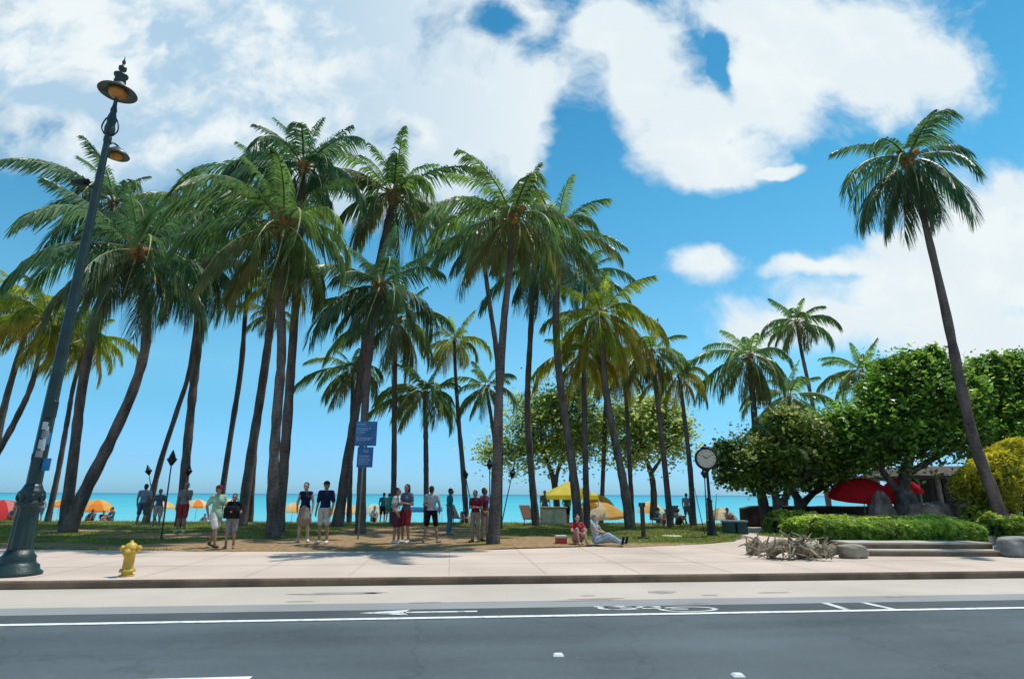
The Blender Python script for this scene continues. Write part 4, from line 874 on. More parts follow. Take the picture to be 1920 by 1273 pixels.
# wooden bollard, bench, cover, cooler ------------------------------
WOOD = mat('weathered_wood', (0.12, 0.085, 0.05), (0.06, 0.042, 0.03), 8, .85, .5, 20, stretch=(3, 3, .4))
p = G(1207, 1011, SW); k = 66 * mpp(1207, 980, p.y); bo = thing('wooden_post', 'brown wooden post with a slanted head standing alone on the lawn', 'post', p)
mb = MB(); mb.box((0, 0, k * .45), (.13, .13, k * .9), .2, 0, .9, .015); mb.build('post', WOOD, bo, False)
mb = MB(); mb.box((0, 0, k * .94), (.2, .18, k * .12), .2, 0, .8, .02); mb.build('post_head', WOOD, bo, False)
mb = MB(); mb.box((0, 0, .04), (.36, .3, .10), .2, 0, .6, .02); mb.build('footing', WOOD, bo, False)
BEN = mat('dark_green_paint', (0.015, 0.06, 0.055), (0.01, 0.04, 0.038), 5, .5); BTOP = mat('bench_top', (0.16, 0.22, 0.24), (.10, .15, .17), 6, .5)
p = G(1379, 1001, SW); k = mpp(1379, 990, p.y); be = thing('bench', 'low dark green backless bench beside the street clock', 'bench', p)
mb = MB(); mb.box((0, 0, 23 * k), (46 * k, .42, 3.5 * k), 0, 0, 1, .02); mb.build('seat', BTOP, be, False)
for s in (-1, 1): mb = MB(); mb.box((s * 11.5 * k, 0, 10.5 * k), (20 * k, .36, 21 * k), 0, 0, 1, .02); mb.build('leg', BEN, be, False)
p = G(1259, 1006, lawn_z(5, 21)); mb = MB(); mb.lathe([(.36, -.02), (.36, .03), (.33, .045)], n=20); o = mb.build('utility_cover', mat('pale_cover', (.50, .56, .30), (.40, .46, .24), 4, .8)); o.location = p; tag(o, 'pale round utility cover set in the bright lawn', 'cover')
p = G(1052, 1021, SW); k = mpp(1052, 1010, p.y); co = thing('cool_box', 'small red cool box with pale lid by the seated people', 'cool box', p, .15)
mb = MB(); mb.box((0, 0, 7 * k), (20 * k, .24, 13 * k), 0, 0, 1.06, .02); mb.build('body', mat('cooler_red', (.55, .05, .035), (.45, .035, .025), 5, .35), co, False)
mb = MB(); mb.box((0, 0, 15 * k), (21 * k, .26, 4 * k), 0, 0, .94, .015); mb.build('lid', mat('cooler_white', (.66, .58, .5), None, 5, .4), co, False)
mb = MB(); mb.tube([(-9.8 * k, -.02, 12 * k), (-9.6 * k, -.125, 13 * k), (9.6 * k, -.125, 13 * k), (9.8 * k, -.02, 12 * k)], .012, 6); mb.build('handle', MATS['cooler_white'], co)

# steps, landing, stones, driftwood ---------------------------------
STEP = mat('step_concrete', (0.50, 0.44, 0.37), (0.40, 0.345, 0.29), 1.5, .85, .3, 25, detail=9); RISE = mat('step_riser_shaded', (0.28, 0.18, 0.115), (0.17, 0.11, 0.075), 2, .85, .4, 18)  # risers darker than treads: their shade is painted into the colour
sl_, sr_ = G(1624, 1045, SW), G(1877, 1041, SW); d0 = (sl_.y + sr_.y) / 2
steps = thing('steps', 'pair of long low concrete steps in front of the clipped hedge', 'steps', (sl_.x, d0, SW))
wd = sr_.x - sl_.x; tr_ = .42
def slab(z0, z1, y0, y1, x0, x1, nm):
    mb = MB(); mb.box(((x0 + x1) / 2, (y0 + y1) / 2 + .01, (z0 + z1 - .03) / 2), (x1 - x0 - .02, y1 - y0 - .02, z1 - z0 - .03), 0, 1); mb.box(((x0 + x1) / 2, (y0 + y1) / 2, z1 - .02), (x1 - x0, y1 - y0, .04), 0, 0)
    mb.build(nm, [STEP, RISE], steps, False)
slab(0, .15, 0, tr_, 0, wd + .05, 'tread'); slab(0, .30, tr_ + .004, 2.0, .03, wd - .08, 'tread'); 
LAND = SW + .30
ld = MB(); ld.prism([(sl_.x + .04, d0 + 2.0), (sr_.x + .5, d0 + 2.0), (sr_.x + 4.5, d0 + 5.4), (AT(1552, 1000, d0 + 5.4).x, d0 + 5.4)], SW - .02, SW + .262); o = ld.build('terrace', STEP, None, False); o['kind'] = 'structure'
def rock(label, px, py, wpx, hpx, d=None, dep=.8, seed=1, m=None, flat=0, name='boulder', peak=0, group='boulders by the pavilion', z=None, sub=3):
    p = AT(px, py, d) if d else G(px, py, SW); p.z = SW if z is None else z; k = mpp(px, py, p.y); bm = bmesh.new(); bmesh.ops.create_icosphere(bm, subdivisions=sub + 1, radius=1)
    h = AT(px, py - hpx, p.y).z - p.z; w = wpx * k / 2
    for v in bm.verts:
        c = v.co.copy(); n_ = 1 + .26 * mnoise.noise(c * 1.3 + Vector((seed * 3.1, 0, 0))) + .13 * mnoise.noise(c * 3.1 + Vector((0, seed, 0))) + .05 * mnoise.noise(c * 8 + Vector((0, seed, 0)))
        c *= n_; z_ = c.z
        if peak and z_ > 0: f = 1 - peak * min(1, z_); c.x *= f; c.y *= f
        if flat and z_ > .45: z_ = .45 + (z_ - .45) * .25
        v.co = Vector((c.x * w, c.y * w * dep, z_ * h * .62 + h * .38))
    hm = max(v.co.z for v in bm.verts)
    for v in bm.verts: v.co.z *= h / hm
    for f in bm.faces: f.smooth = True
    me = bpy.data.meshes.new(name); bm.to_mesh(me); bm.free(); me.materials.append(m); o = bpy.data.objects.new(name, me); COL.objects.link(o); o.location = p
    return tag(o, label, name.replace('_', ' '), group)
ROCK = mat('grey_boulder', (0.20, 0.16, 0.14), (0.07, 0.055, 0.05), 2.0, .9, .6, 10, detail=9); ROCKG = mat('grey_stone', (.34, .33, .30), (.2, .19, .175), 2.2, .9, .6, 12, detail=9); ROCKT = mat('tan_stone', (.36, .32, .24), (.24, .21, .16), 2.2, .9, .5, 12, detail=9)
rock('pointed grey boulder between the red parasols and the hedge', 1657, 965, 52, 46, 24.5, .8, 2, ROCK, peak=.38)
rock('rounded brown boulder just right of the pointed one behind the hedge', 1708, 968, 46, 50, 25.2, .8, 3, ROCK, peak=.15)
rock('broad flat-topped boulder behind the hedge under the pavilion', 1750, 968, 84, 28, 23.8, .6, 4, ROCK, flat=1)
rock('low dark rounded boulder at the right end behind the hedge', 1815, 968, 46, 26, 23.6, .8, 5, ROCK)
rock('grey angular stone beside the steps at the right photo edge', 1915, 1043, 84, 38, None, .7, 6, ROCKG, flat=1, name='stone', group='stones by the steps')
rock('tan wedge-shaped stone lying at the left end of the steps', 1598, 1046, 52, 26, None, .6, 8, ROCKT, flat=1, name='stone', group='stones by the steps')
DRY = mat('dry_wood', (0.42, 0.345, 0.24), (0.22, 0.17, 0.12), 5, .9, .5, 18, stretch=(2, 2, .6), detail=8)
# fallen log
p = G(1535, 1045, SW); k = mpp(1535, 1030, p.y); mb = MB(); rr = random.Random(2); L_ = 84 * k
pts = [(-L_ / 2 + L_ * i / 9, .04 * math.sin(i), .16 + .02 * math.sin(i * 1.7)) for i in range(10)]
mb.tube(pts, [.07, .13, .15, .155, .16, .15, .155, .145, .13, .10], 9); mb.tube([(0.1, 0, .25), (.2, -.1, .42), (.22, -.15, .5)], [.05, .035, .02], 6)
o = mb.build('fallen_log', mat('mossy_log', (.30, .29, .18), (.16, .15, .10), 4, .9, .6, 14, detail=8)); o.location = p; o.rotation_euler = (0, 0, .05); tag(o, 'mossy grey-green log lying on the pavement between driftwood and steps', 'log')
# driftwood root: twisted dead branches
def driftwood(label, px, py, wpx, hpx, nb, seed, spread=1.0):
    rg = random.Random(seed); p = G(px, py, SW); k = mpp(px, py, p.y); W_, H_ = wpx * k, hpx * k
    rt = thing('driftwood', label, 'driftwood', p, 0, 'heap of dead wood on the pavement'); mb = MB()
    bpts = spline([(-W_ * .2, 0, .08), (-W_ * .05, .1, H_ * .45), (W_ * .1, 0, H_ * .5), (W_ * .25, -.1, .15)], 9)
    mb.tube([Vector(q) for q in bpts], [.10, .14, .17, .18, .17, .16, .13, .10, .06], 8); mb.build('stump', DRY, rt); mb = MB()
    for i in range(nb):
        st = Vector(bpts[rg.randrange(1, 8)]); a = rg.uniform(0, 2 * PI); r_ = rg.uniform(.3, .62) * W_ * spread; e_ = st + Vector((math.cos(a) * r_, math.sin(a) * .5, 0)); e_.z = rg.choice([.03, .05, rg.uniform(.2, H_)])
        md = st.lerp(e_, .5) + Vector((rg.gauss(0, .08), rg.gauss(0, .08), rg.uniform(0, .22))); w_ = rg.uniform(.02, .055)
        sp = spline([tuple(st), tuple(md), tuple(e_)], 7); mb.tube([Vector(q) for q in sp], [w_ * (1 - i_ / 8) for i_ in range(7)], 6)
        for _ in range(2):
            q = Vector(sp[rg.randrange(2, 6)]); e2 = q + Vector((rg.gauss(0, .2), rg.gauss(0, .15), rg.uniform(-.1, .25))); e2.z = max(.02, e2.z); mb.tube([q, q.lerp(e2, .5) + Vector((0, 0, .03)), e2], [w_ * .5, w_ * .35, .006], 5)
    mb.build('branch', DRY, rt)
driftwood('tangled pale driftwood root on the pavement right of the street clock', 1466, 1047, 110, 44, 30, 4)
driftwood('low scatter of thin dry branches left of the driftwood root', 1420, 1040, 70, 26, 14, 9, .8)
driftwood('darker twisted root wood leaning against the fallen log', 1512, 1048, 60, 36, 18, 12, .8)
# ------------------------------------------------------------------ hedges and bushes
CORE = mat('hedge_shade_core', (0.020, 0.034, 0.010), (0.012, 0.02, 0.008), 3, .95)  # near-black: shade inside the hedge put into colour
def hedge(label, x0, x1, yb, yt, d, dep, z0, n, size=.075, seed=1, name='hedge', lump=.12, kind='h', group='clipped hedges'):
    rng = np.random.default_rng(900 + seed); a, b_ = AT(x0, yb, d), AT(x1, yb, d); w = b_.x - a.x; h = AT((x0 + x1) / 2, yt, d).z - z0
    c = Vector(((a.x + b_.x) / 2, d + dep / 2, z0)); root = thing(name, label, 'hedge' if name == 'hedge' else 'bush', c, 0, group)
    mb = MB(); ns = max(3, int(w / .5)); v = []; f = []; pr = [(-.5, 0), (-.5, .7), (-.36, .9), (.36, .9), (.5, .7), (.5, 0)]
    for i in range(ns + 1):
        e_ = .6 if i in (0, ns) else 1
        for (py, pz) in pr: v.append((-w * .47 + w * .94 * i / ns, py * dep * .86 * e_, pz * h * (.92 if e_ == 1 else .7) + .05 * mnoise.noise(Vector((i * .9, py, seed)))))
    for i in range(ns):
        for j in range(5): f.append((i * 6 + j, i * 6 + 6 + j, i * 6 + 7 + j, i * 6 + j + 1))
    f.append((5, 4, 3, 2, 1, 0)); f.append(tuple(ns * 6 + j for j in range(6))); mb.add(v, f); mb.build('stems_or_core', CORE, root)  # closed dark hull painted as inner shade, no separate stems
    u = rng.random((n, 3)); face = rng.random(n); P = np.zeros((n, 3)); NR = np.zeros((n, 3))
    P[:, 0] = (u[:, 0] - .5) * w; t = u[:, 1]
    fr = face < .40; tp = (face >= .40) & (face < .86); bk = face >= .86
    P[fr, 1] = -dep / 2; P[fr, 2] = h * (t[fr] ** .85); NR[fr, 1] = -1
    P[tp, 1] = (t[tp] - .5) * dep; P[tp, 2] = h; NR[tp, 2] = 1
    P[bk, 0] = np.where(u[bk, 0] > .5, 1, -1) * w / 2; P[bk, 1] = (u[bk, 2] - .5) * dep; P[bk, 2] = h * t[bk]; NR[bk, 0] = np.sign(P[bk, 0])
    rnd = np.clip(P[:, 2] / h, 0, 1) ** 6 * .12 * dep; P[:, 1] *= 1 - rnd
    ex = np.clip((np.abs(P[:, 0]) - (w / 2 - .3)) / .3, 0, 1); P[:, 2] *= 1 - .22 * ex ** 2
    bump_ = np.array([mnoise.noise(Vector((p_[0] * 1.8, p_[1] * 1.8 + seed, p_[2] * 2.2))) for p_ in P]); fine = np.array([mnoise.noise(Vector((p_[0] * 6, p_[1] * 6 + seed, p_[2] * 6))) for p_ in P])
    P += NR * (lump * bump_ + .05 * fine + rng.normal(0, .025, n))[:, None]; P[:, 2] = np.maximum(P[:, 2], .02)
    D = np.clip(.62 - .62 * (P[:, 2] / h) ** 1.6 + .25 * rng.random(n) - .5 * fine, 0, 1)  # leaves darken towards the foot and in hollows: painted shade
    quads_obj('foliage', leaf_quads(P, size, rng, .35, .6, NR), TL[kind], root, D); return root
hedge('long clipped bright green hedge running above the concrete steps', 1538, 1853, 1013, 976, 17.2, 2.5, LAND - .02, 21000, .07, 1, lump=.13)
hedge('short low hedge in front of the dark wall, left behind the long one', 1466, 1548, 991, 962, 24.5, 1.6, SW, 4200, .085, 2, lump=.15)
hedge('ragged small shrub at the right photo edge behind the grey stone', 1892, 1960, 1010, 972, 19.2, 1.2, LAND - .05, 2600, .09, 3, name='bush', lump=.25)
hedge('small leafy shrub at the foot of the lone tall palm', 1836, 1886, 1006, 955, 22.6, .9, SW, 1500, .09, 4, name='bush', lump=.25)
# golden bamboo-like bush at the right
def mound(label, px, pb, wpx, hpx, d, n, kind, seed, size):
    rng = np.random.default_rng(1300 + seed); p = AT(px, pb, d); p.z = SW; k = mpp(px, pb, d); W_, H_ = wpx * k / 2, hpx * k; root = thing('bush', label, 'bush', p)
    mb = MB()
    for i in range(26):
        a = i * 2.4; r_ = W_ * .35 * math.sqrt(i / 26); e_ = Vector((math.cos(a) * r_ * 2.3, math.sin(a) * r_ * 1.6, H_ * rng.uniform(.7, .95))); mb.tube([(math.cos(a) * r_ * .5, math.sin(a) * r_ * .5, 0), e_ * .6, e_], [.03, .022, .008], 5)
    mb.build('stems_or_core', BARK2, root)
    th = rng.uniform(0, 2 * PI, n); ph = np.arccos(rng.random(n) ** .7); rad = rng.uniform(.6, 1.02, n)
    C = np.stack([W_ * rad * np.sin(ph) * np.cos(th), W_ * .7 * rad * np.sin(ph) * np.sin(th), H_ * (.12 + .88 * rad * np.cos(ph) ** .7)], 1)
    C += np.array([[.55 * mnoise.noise(Vector(q) * .7), .4 * mnoise.noise(Vector(q) * .9 + Vector((9, 0, 0))), .75 * mnoise.noise(Vector(q) * .75 + Vector((0, 7, 0)))] for q in C])
    D = np.clip(1 - (C[:, 2] / H_) * .95 + .2 * rng.normal(0, 1, n) * .7, 0, 1)  # shaded lower part of the bush painted in as darker tint
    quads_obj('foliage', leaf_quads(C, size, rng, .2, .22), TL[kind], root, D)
mound('big feathery golden-yellow bush at the right photo edge', 1905, 1000, 170, 175, 23.5, 15000, 'b', 1, .17)
# dark stone wall
WALL = mat('lava_wall', (0.085, 0.062, 0.058), (0.035, 0.027, 0.027), 2.2, .9, .9, 5, detail=8)
a, b_ = AT(1395, 985, 30), AT(1480, 985, 30); zt = AT(1430, 948, 30).z
mb = MB(); xr = AT(1900, 985, 30).x; n = 26
v = []; 
for i in range(n + 1):
    x = a.x + (xr - a.x) * i / n; h = zt - SW + .05 * mnoise.noise(Vector((i * .8, 2, 0))) - (.12 if i in (0,) else 0)
    v += [(x, 30, SW - .05), (x, 29.98 + .03 * mnoise.noise(Vector((i, 5, 0))), SW + h * .97), (x, 30.08, SW + h), (x, 30.42, SW + h), (x, 30.5, SW - .05)]
mb.add(v, [(i * 5 + j, i * 5 + 5 + j, i * 5 + 6 + j, i * 5 + j + 1) for i in range(n) for j in range(4)] + [(4, 3, 2, 1, 0)])
o = mb.build('stone_wall', WALL, None, False); tag(o, 'low dark lava-stone wall behind the hedges in front of the sea', 'wall')
# ------------------------------------------------------------------ pavilion behind the boulders
PV = AT(1780, 975, 29.2); PV.z = SW; kp = mpp(1780, 930, 29.2)
pav = thing('pavilion', 'dark open beach pavilion with flat roof behind the boulders', 'building', PV)
DK = mat('pavilion_dark', (0.045, 0.04, 0.04), (0.025, 0.022, 0.022), 3, .8); RF = mat('pavilion_roof', (0.10, 0.085, 0.075), (0.06, 0.05, 0.045), 3, .85, .3, 14); PST = mat('pale_post', (0.36, 0.34, 0.31), (.28, .26, .24), 4, .7)
zr = AT(1780, 898, 29.2).z - SW; zr2 = AT(1780, 872, 29.2).z - SW; w0, w1 = (1722 - 1780) * kp, (1880 - 1780) * kp
mb = MB(); mb.add([(w0 - .3, -.6, zr), (w1 + .3, -.6, zr), (w1 + .3, 4.6, zr), (w0 - .3, 4.6, zr), (w0 - .3, -.6, zr + .16), (w1 + .3, -.6, zr + .16), (w1 + .3, 4.6, zr + .16), (w0 - .3, 4.6, zr + .16), (w0 + .9, .9, zr2), (w1 - .9, .9, zr2), (w1 - .9, 3.0, zr2), (w0 + .9, 3.0, zr2)],
    [(3, 2, 1, 0), (0, 1, 5, 4), (1, 2, 6, 5), (2, 3, 7, 6), (3, 0, 4, 7), (4, 5, 9, 8), (5, 6, 10, 9), (6, 7, 11, 10), (7, 4, 8, 11), (8, 9, 10, 11)]); mb.build('roof', RF, pav, False)
for (px, dy, m, w_) in ((1727, 0, DK, .16), (1735, 0, PST, .07), (1756, 0, DK, .22), (1772, 0, PST, .16), (1782, 0, DK, .3), (1846, 0, DK, .22), (1727, 4, DK, .16), (1800, 4, DK, .3), (1850, 4, DK, .2)):
    mb = MB(); mb.box(((px - 1780) * kp, dy, zr / 2), (w_, w_, zr), 0, 0); mb.build('post', m, pav, False)
mb = MB(); mb.box(((1818 - 1780) * kp, 2.4, zr / 2), (60 * kp, 3.0, zr - .01), 0, 0); mb.build('kiosk', DK, pav, False)
mb = MB(); mb.box(((1768 - 1780) * kp, 3.9, .45), (60 * kp, .1, .9), 0, 0); mb.build('parapet', DK, pav, False)

# ------------------------------------------------------------------ parasols and beach gear
CAN = {}
def canvas(nm, c, c2=None): return mat('canvas_' + nm, c, c2 or tuple(v * .88 for v in c), 2, .8, transl=.55)
ORA = canvas('orange', (.92, .33, .06)); ORL = canvas('pale_orange', (.95, .55, .16)); CRE = canvas('cream', (.86, .74, .52)); REDC = canvas('red', (.80, .018, .03)); REDP = canvas('beach_red', (.68, .06, .07)); YELC = canvas('yellow', (.98, .82, .14)); PNK = canvas('pink', (.80, .30, .28)); WHT = canvas('white', (.76, .78, .72)); TAN = canvas('tan', (.52, .42, .29)); GRN = canvas('pale_green', (.5, .66, .52)); BLU = canvas('blue', (.02, .16, .36))
POLE = mat('parasol_pole', (.45, .42, .38), (.35, .33, .3), 4, .5)
def parasol(label, cx, cy, wpx, d, mats, hfac=.3, tilt=(0, 0), val=.1, n=8, group='beach parasols', z=None, nm='parasol', drop=None):
    c = AT(cx, cy, d); zb = gz(c.x, c.y) if z is None else z; base = Vector((c.x, c.y, zb)); r = wpx * mpp(cx, cy, d) / 2; h = r * 2 * hfac * .85; zc = c.z - zb - h * .45
    root = thing(nm, label, 'parasol', base, 0, group); tm_ = Matrix.Rotation(R(tilt[0]), 3, 'X') @ Matrix.Rotation(R(tilt[1]), 3, 'Y')
    def T_(p): return Vector((0, 0, zc)) + tm_ @ Vector(p)
    rings = [(0, 1.0), (.35, .88), (.68, .56), (.9, .2), (1.0, 0)]; v = []; f = []; mi = []
    m_ = n * 2
    for (fr, fz) in rings:
        for j in range(m_):
            a = PI * j / n + .2; k = 1 if j % 2 == 0 else (1 - .06 * fr); v.append(T_((fr * r * k * math.cos(a), fr * r * k * math.sin(a), h * fz - (0 if j % 2 == 0 else .0))))
    for j in range(m_):
        a = PI * j / n + .2; k = 1 if j % 2 == 0 else .94; v.append(T_((r * 1.0 * k * math.cos(a), r * 1.0 * k * math.sin(a), -val * r - (.02 * (j % 2)))))
    nr = len(rings)
    for i in range(nr):
        for j in range(m_):
            f.append((i * m_ + j, i * m_ + (j + 1) % m_, (i + 1) * m_ + (j + 1) % m_, (i + 1) * m_ + j)); mi.append((j // 2) % len(mats) if i < nr - 1 else ((j // 2) % len(mats)))
    mesh_obj('canopy', v, f, mats, root, False, mi)
    mb = MB(); mb.tube([(0, 0, -.1), T_((0, 0, h + .06))], [.022, .018], 7); p_ = mb.build('pole', POLE, root)
    return root
parasol('large pinkish-red beach parasol cut off by the left photo edge', 2, 952, 104, 36, [REDP, PNK], .32, (4, 6))
parasol('small orange and cream parasol glimpsed between two trunks at the left', 112, 943, 42, 47, [ORA, CRE], .3)
parasol('round bright orange parasol with open sea to its right, behind the bowed palm', 182, 947, 64, 42, [ORA, ORL], .36)
parasol('cream and pale orange parasol left of the person by the torches', 308, 946, 40, 46, [CRE, ORL], .35)
parasol('orange and cream striped parasol just left of the person in green', 370, 943, 46, 46, [ORA, CRE], .35)
parasol('wide cream parasol behind the person with the black bag', 428, 945, 62, 44, [CRE, WHT], .35)
parasol('orange and cream parasol partly behind the person in sleeveless navy top', 549, 951, 46, 45, [ORL, CRE], .4)
parasol('pale orange parasol between the leaning palm and the sign post', 646, 952, 58, 46, [CRE, ORL], .35)
parasol('pale green-white parasol just right of the sign post palm', 700, 953, 42, 46, [GRN, WHT], .45)
parasol('broad orange parasol, upper of the two by the seated people', 1121, 938, 66, 36, [ORL, ORA], .35, (0, 4))
parasol('wide cream-orange parasol, lower and nearer of the two by the seated people', 1124, 953, 96, 32.5, [ORL, ORL, CRE], .26, (6, 0))
parasol('cream and orange parasol behind the forked thin tree', 1219, 950, 52, 44, [CRE, ORL], .42)
parasol('tan parasol low on the beach right of the street clock', 1352, 962, 58, 41, [TAN, CRE], .4)
parasol('large dark red parasol with a pink panel in front of the leafy tree', 1614, 913, 112, 26.9, [REDC], .33, (8, 0), .16, group='red parasols by the pavilion', z=SW)
parasol('dark red parasol half hidden behind the rounded boulder', 1688, 909, 70, 27.8, [REDC], .42, (0, -5), .16, group='red parasols by the pavilion', z=SW)
pk = AT(1634, 909, 26.6); mb = MB(); mb.box((0, 0, 0), (22 * mpp(1634, 909, 26.6), .03, 17 * mpp(1634, 909, 26.6)), 0, 0); o = mb.build('menu_board', PNK, None, False); o.location = pk; o.rotation_euler = (0, R(12), 0)
mbp = MB(); mbp.tube([(0, 0.03, -(pk.z - SW)), (0, 0.03, 0)], .02, 6); pb_ = mbp.build('post', POLE, None); pb_.parent = o; pb_.rotation_euler = (0, R(-12), 0); tag(o, 'small pink board on a post beside the large red parasol', 'board')
# yellow pyramid canopy with four legs
c = AT(1062, 926, 33); kk = mpp(1048, 926, 33); base = Vector((c.x + .1, 33, SW)); tent = thing('canopy_tent', 'yellow pyramid canopy tent over the beach rental stand', 'canopy', base, R(8)); w = 46 * kk; zt = AT(1048, 902, 33).z - SW; ze = AT(1048, 928, 33).z - SW; zv = AT(1048, 936, 33).z - SW
v = []; f = []
rings = [(.02, zt), (.3, zt - (zt - ze) * .33), (.65, zt - (zt - ze) * .67), (1, ze), (1.0, zv)]
for (fr, z) in rings: v += [(-w * fr, -w * fr, z), (w * fr, -w * fr, z), (w * fr, w * fr, z), (-w * fr, w * fr, z)]
for i in range(4): f += [(i * 4 + j, i * 4 + (j + 1) % 4, i * 4 + 4 + (j + 1) % 4, i * 4 + 4 + j) for j in range(4)]
mesh_obj('canopy', v, f, [YELC], tent, False)
for sx_ in (-1, 1):
    for sy_ in (-1, 1): mb = MB(); mb.tube([(sx_ * w * .97, sy_ * w * .97, 0), (sx_ * w * .97, sy_ * w * .97, ze)], .03, 6); mb.build('leg', POLE, tent)
# rental counter under it
cp = G(1046, 984, SW); kk = mpp(1046, 975, cp.y); cp.y = 31.8; ct = thing('rental_counter', 'cream box counter under the yellow canopy', 'counter', AT(1038, 984, 31.2).xy.to_3d() + Vector((0, 0, SW)))
CB = mat('counter_panel', (.58, .50, .33), (.46, .38, .25), 3, .7)
mb = MB(); mb.box((0, 0, .42), (1.3, .6, .84), 0, 0, 1, .03); mb.build('body', CB, ct, False)
mb = MB(); mb.box((0, -.02, .87), (1.42, .7, .06), 0, 0, 1, .01); mb.build('counter_top', mat('counter_wood', (.42, .33, .24), (.3, .23, .17), 4, .6), ct, False)
for x_ in (-.33, .33): mb = MB(); mb.box((x_, -.305, .42), (.52, .02, .6), 0, 0); mb.build('panel', mat('counter_light', (.66, .60, .42), None, 3, .7), ct, False)
# loungers / beach chairs
def lounger(label, px, py, d, rz, m, name='beach_chair'):
    p = AT(px, py, d); p.z = gz(p.x, p.y); r_ = thing(name, label, 'beach chair', p, rz, 'beach chairs on the sand'); mb = MB(); mb.box((0, 0, .30), (.6, 1.1, .06), 0, 0); mb.build('seat', m, r_, False)
    mb = MB(); mb.add([(-.3, .5, .3), (.3, .5, .3), (.3, .95, 1.0), (-.3, .95, 1.0), (-.3, .54, .27), (.3, .54, .27), (.3, .99, .97), (-.3, .99, .97)], [(0, 1, 2, 3), (7, 6, 5, 4), (0, 4, 5, 1), (1, 5, 6, 2), (2, 6, 7, 3), (3, 7, 4, 0)]); mb.build('backrest', m, r_, False)
    for sx_ in (-.27, .27):
        for sy_ in (-.45, .45): mb = MB(); mb.tube([(sx_, sy_, 0), (sx_, sy_, .28)], .025, 6); mb.build('leg', POLE, r_)
lounger('pinkish reclining beach chair left of the cream counter', 1000, 984, 31.3, 2.6, canvas('rose', (.58, .42, .38)))
lounger('white beach chair on the sand at the foot of the small orange parasol', 130, 975, 40, 2.2, WHT)
lounger('white beach chair low beside the round orange parasol', 160, 975, 39, 2.9, WHT)
lounger('pale beach chair on the sand right of the person in grey top', 868, 984, 32, 2.4, canvas('sand', (.6, .55, .5)))
lounger('grey beach chair folded back near the sitting beachgoers', 1242, 984, 31.6, 3.6, canvas('slate', (.2, .22, .25)))
# blue beach shelter between the standing people
p = AT(795, 958, 43); zb = gz(p.x, p.y); kk = mpp(795, 958, 43); sh = thing('beach_shelter', 'long low blue beach shelter between the standing people', 'shelter', (p.x, 43, zb)); zc = AT(795, 950, 43).z - zb; w = 32 * kk
v = []; f = []
for i in range(9):
    a = PI * i / 8
    for x_ in (-w, 0, w): v.append((x_, -math.cos(a) * .9, zc - .35 + .35 * math.sin(a) * (1 if x_ else .92)))
for i in range(8): f += [(i * 3, i * 3 + 1, i * 3 + 4, i * 3 + 3), (i * 3 + 1, i * 3 + 2, i * 3 + 5, i * 3 + 4)]
mesh_obj('canopy', v, f, [BLU], sh)
for sx_ in (-1, 1):
    for sy_ in (-1, 1): mb = MB(); mb.tube([(sx_ * w * .98, sy_ * .88, 0), (sx_ * w * .98, sy_ * .88, zc - .34)], .02, 6); mb.build('leg', POLE, sh)
# ------------------------------------------------------------------ people
SKIN = {'tan': mat('skin_tan', (0.36, 0.185, 0.115), (0.30, 0.15, 0.09), 5, .55, .1, 60), 'light': mat('skin_light', (0.52, 0.31, 0.22), (0.45, 0.25, 0.17), 5, .55, .1, 60), 'dark': mat('skin_dark', (0.17, 0.085, 0.05), (0.13, 0.065, 0.04), 5, .55, .1, 60)}
def cloth(nm, c): return mat('cloth_' + nm, c, tuple(v * .72 for v in c), 9, .9, .35, 30, spec=.15)
CL = {k: cloth(k, v) for k, v in dict(navy=(.012, .018, .05), black=(.012, .012, .014), green=(.34, .52, .36), white=(.66, .64, .60), grey=(.24, .22, .23), lgrey=(.42, .40, .42), teal=(.012, .16, .23), maroon=(.16, .022, .04), khaki=(.33, .25, .19), brown=(.13, .085, .06), jeans=(.34, .46, .56), blue=(.10, .16, .30), red=(.38, .04, .05), slate=(.12, .14, .20), pink=(.50, .26, .24), denim=(.10, .17, .26), bluegrey=(.24, .30, .42), beige=(.52, .46, .38), plum=(.12, .03, .05), sea=(.02, .26, .20), orange=(.6, .2, .05)).items()}
HAIRM = {'black': mat('hair_black', (.012, .010, .009), (.006, .005, .005), 20, .5, .3, 60), 'brown': mat('hair_brown', (.05, .028, .016), (.03, .016, .01), 20, .5, .3, 60), 'grey': mat('hair_grey', (.28, .26, .25), (.18, .17, .16), 20, .5, .3, 60)}
PEND = []
def V3(*a): return Vector(a)
STAND = dict(hipL=(-.09, 0, .93), hipR=(.09, 0, .93), kneL=(-.105, -.02, .50), kneR=(.105, -.02, .50), ankL=(-.115, .02, .085), ankR=(.115, .02, .085), toeL=(-.145, -.15, .035), toeR=(.145, -.15, .035),
    pel=(0, 0, .97), wai=(0, .005, 1.12), che=(0, .005, 1.30), nek=(0, .01, 1.47), hed=(0, -.015, 1.625), shoL=(-.175, .01, 1.415), shoR=(.175, .01, 1.415), elbL=(-.235, .03, 1.13), elbR=(.235, .03, 1.13), wriL=(-.235, -.06, .88), wriR=(.235, -.06, .88), face=(0, -1, 0))
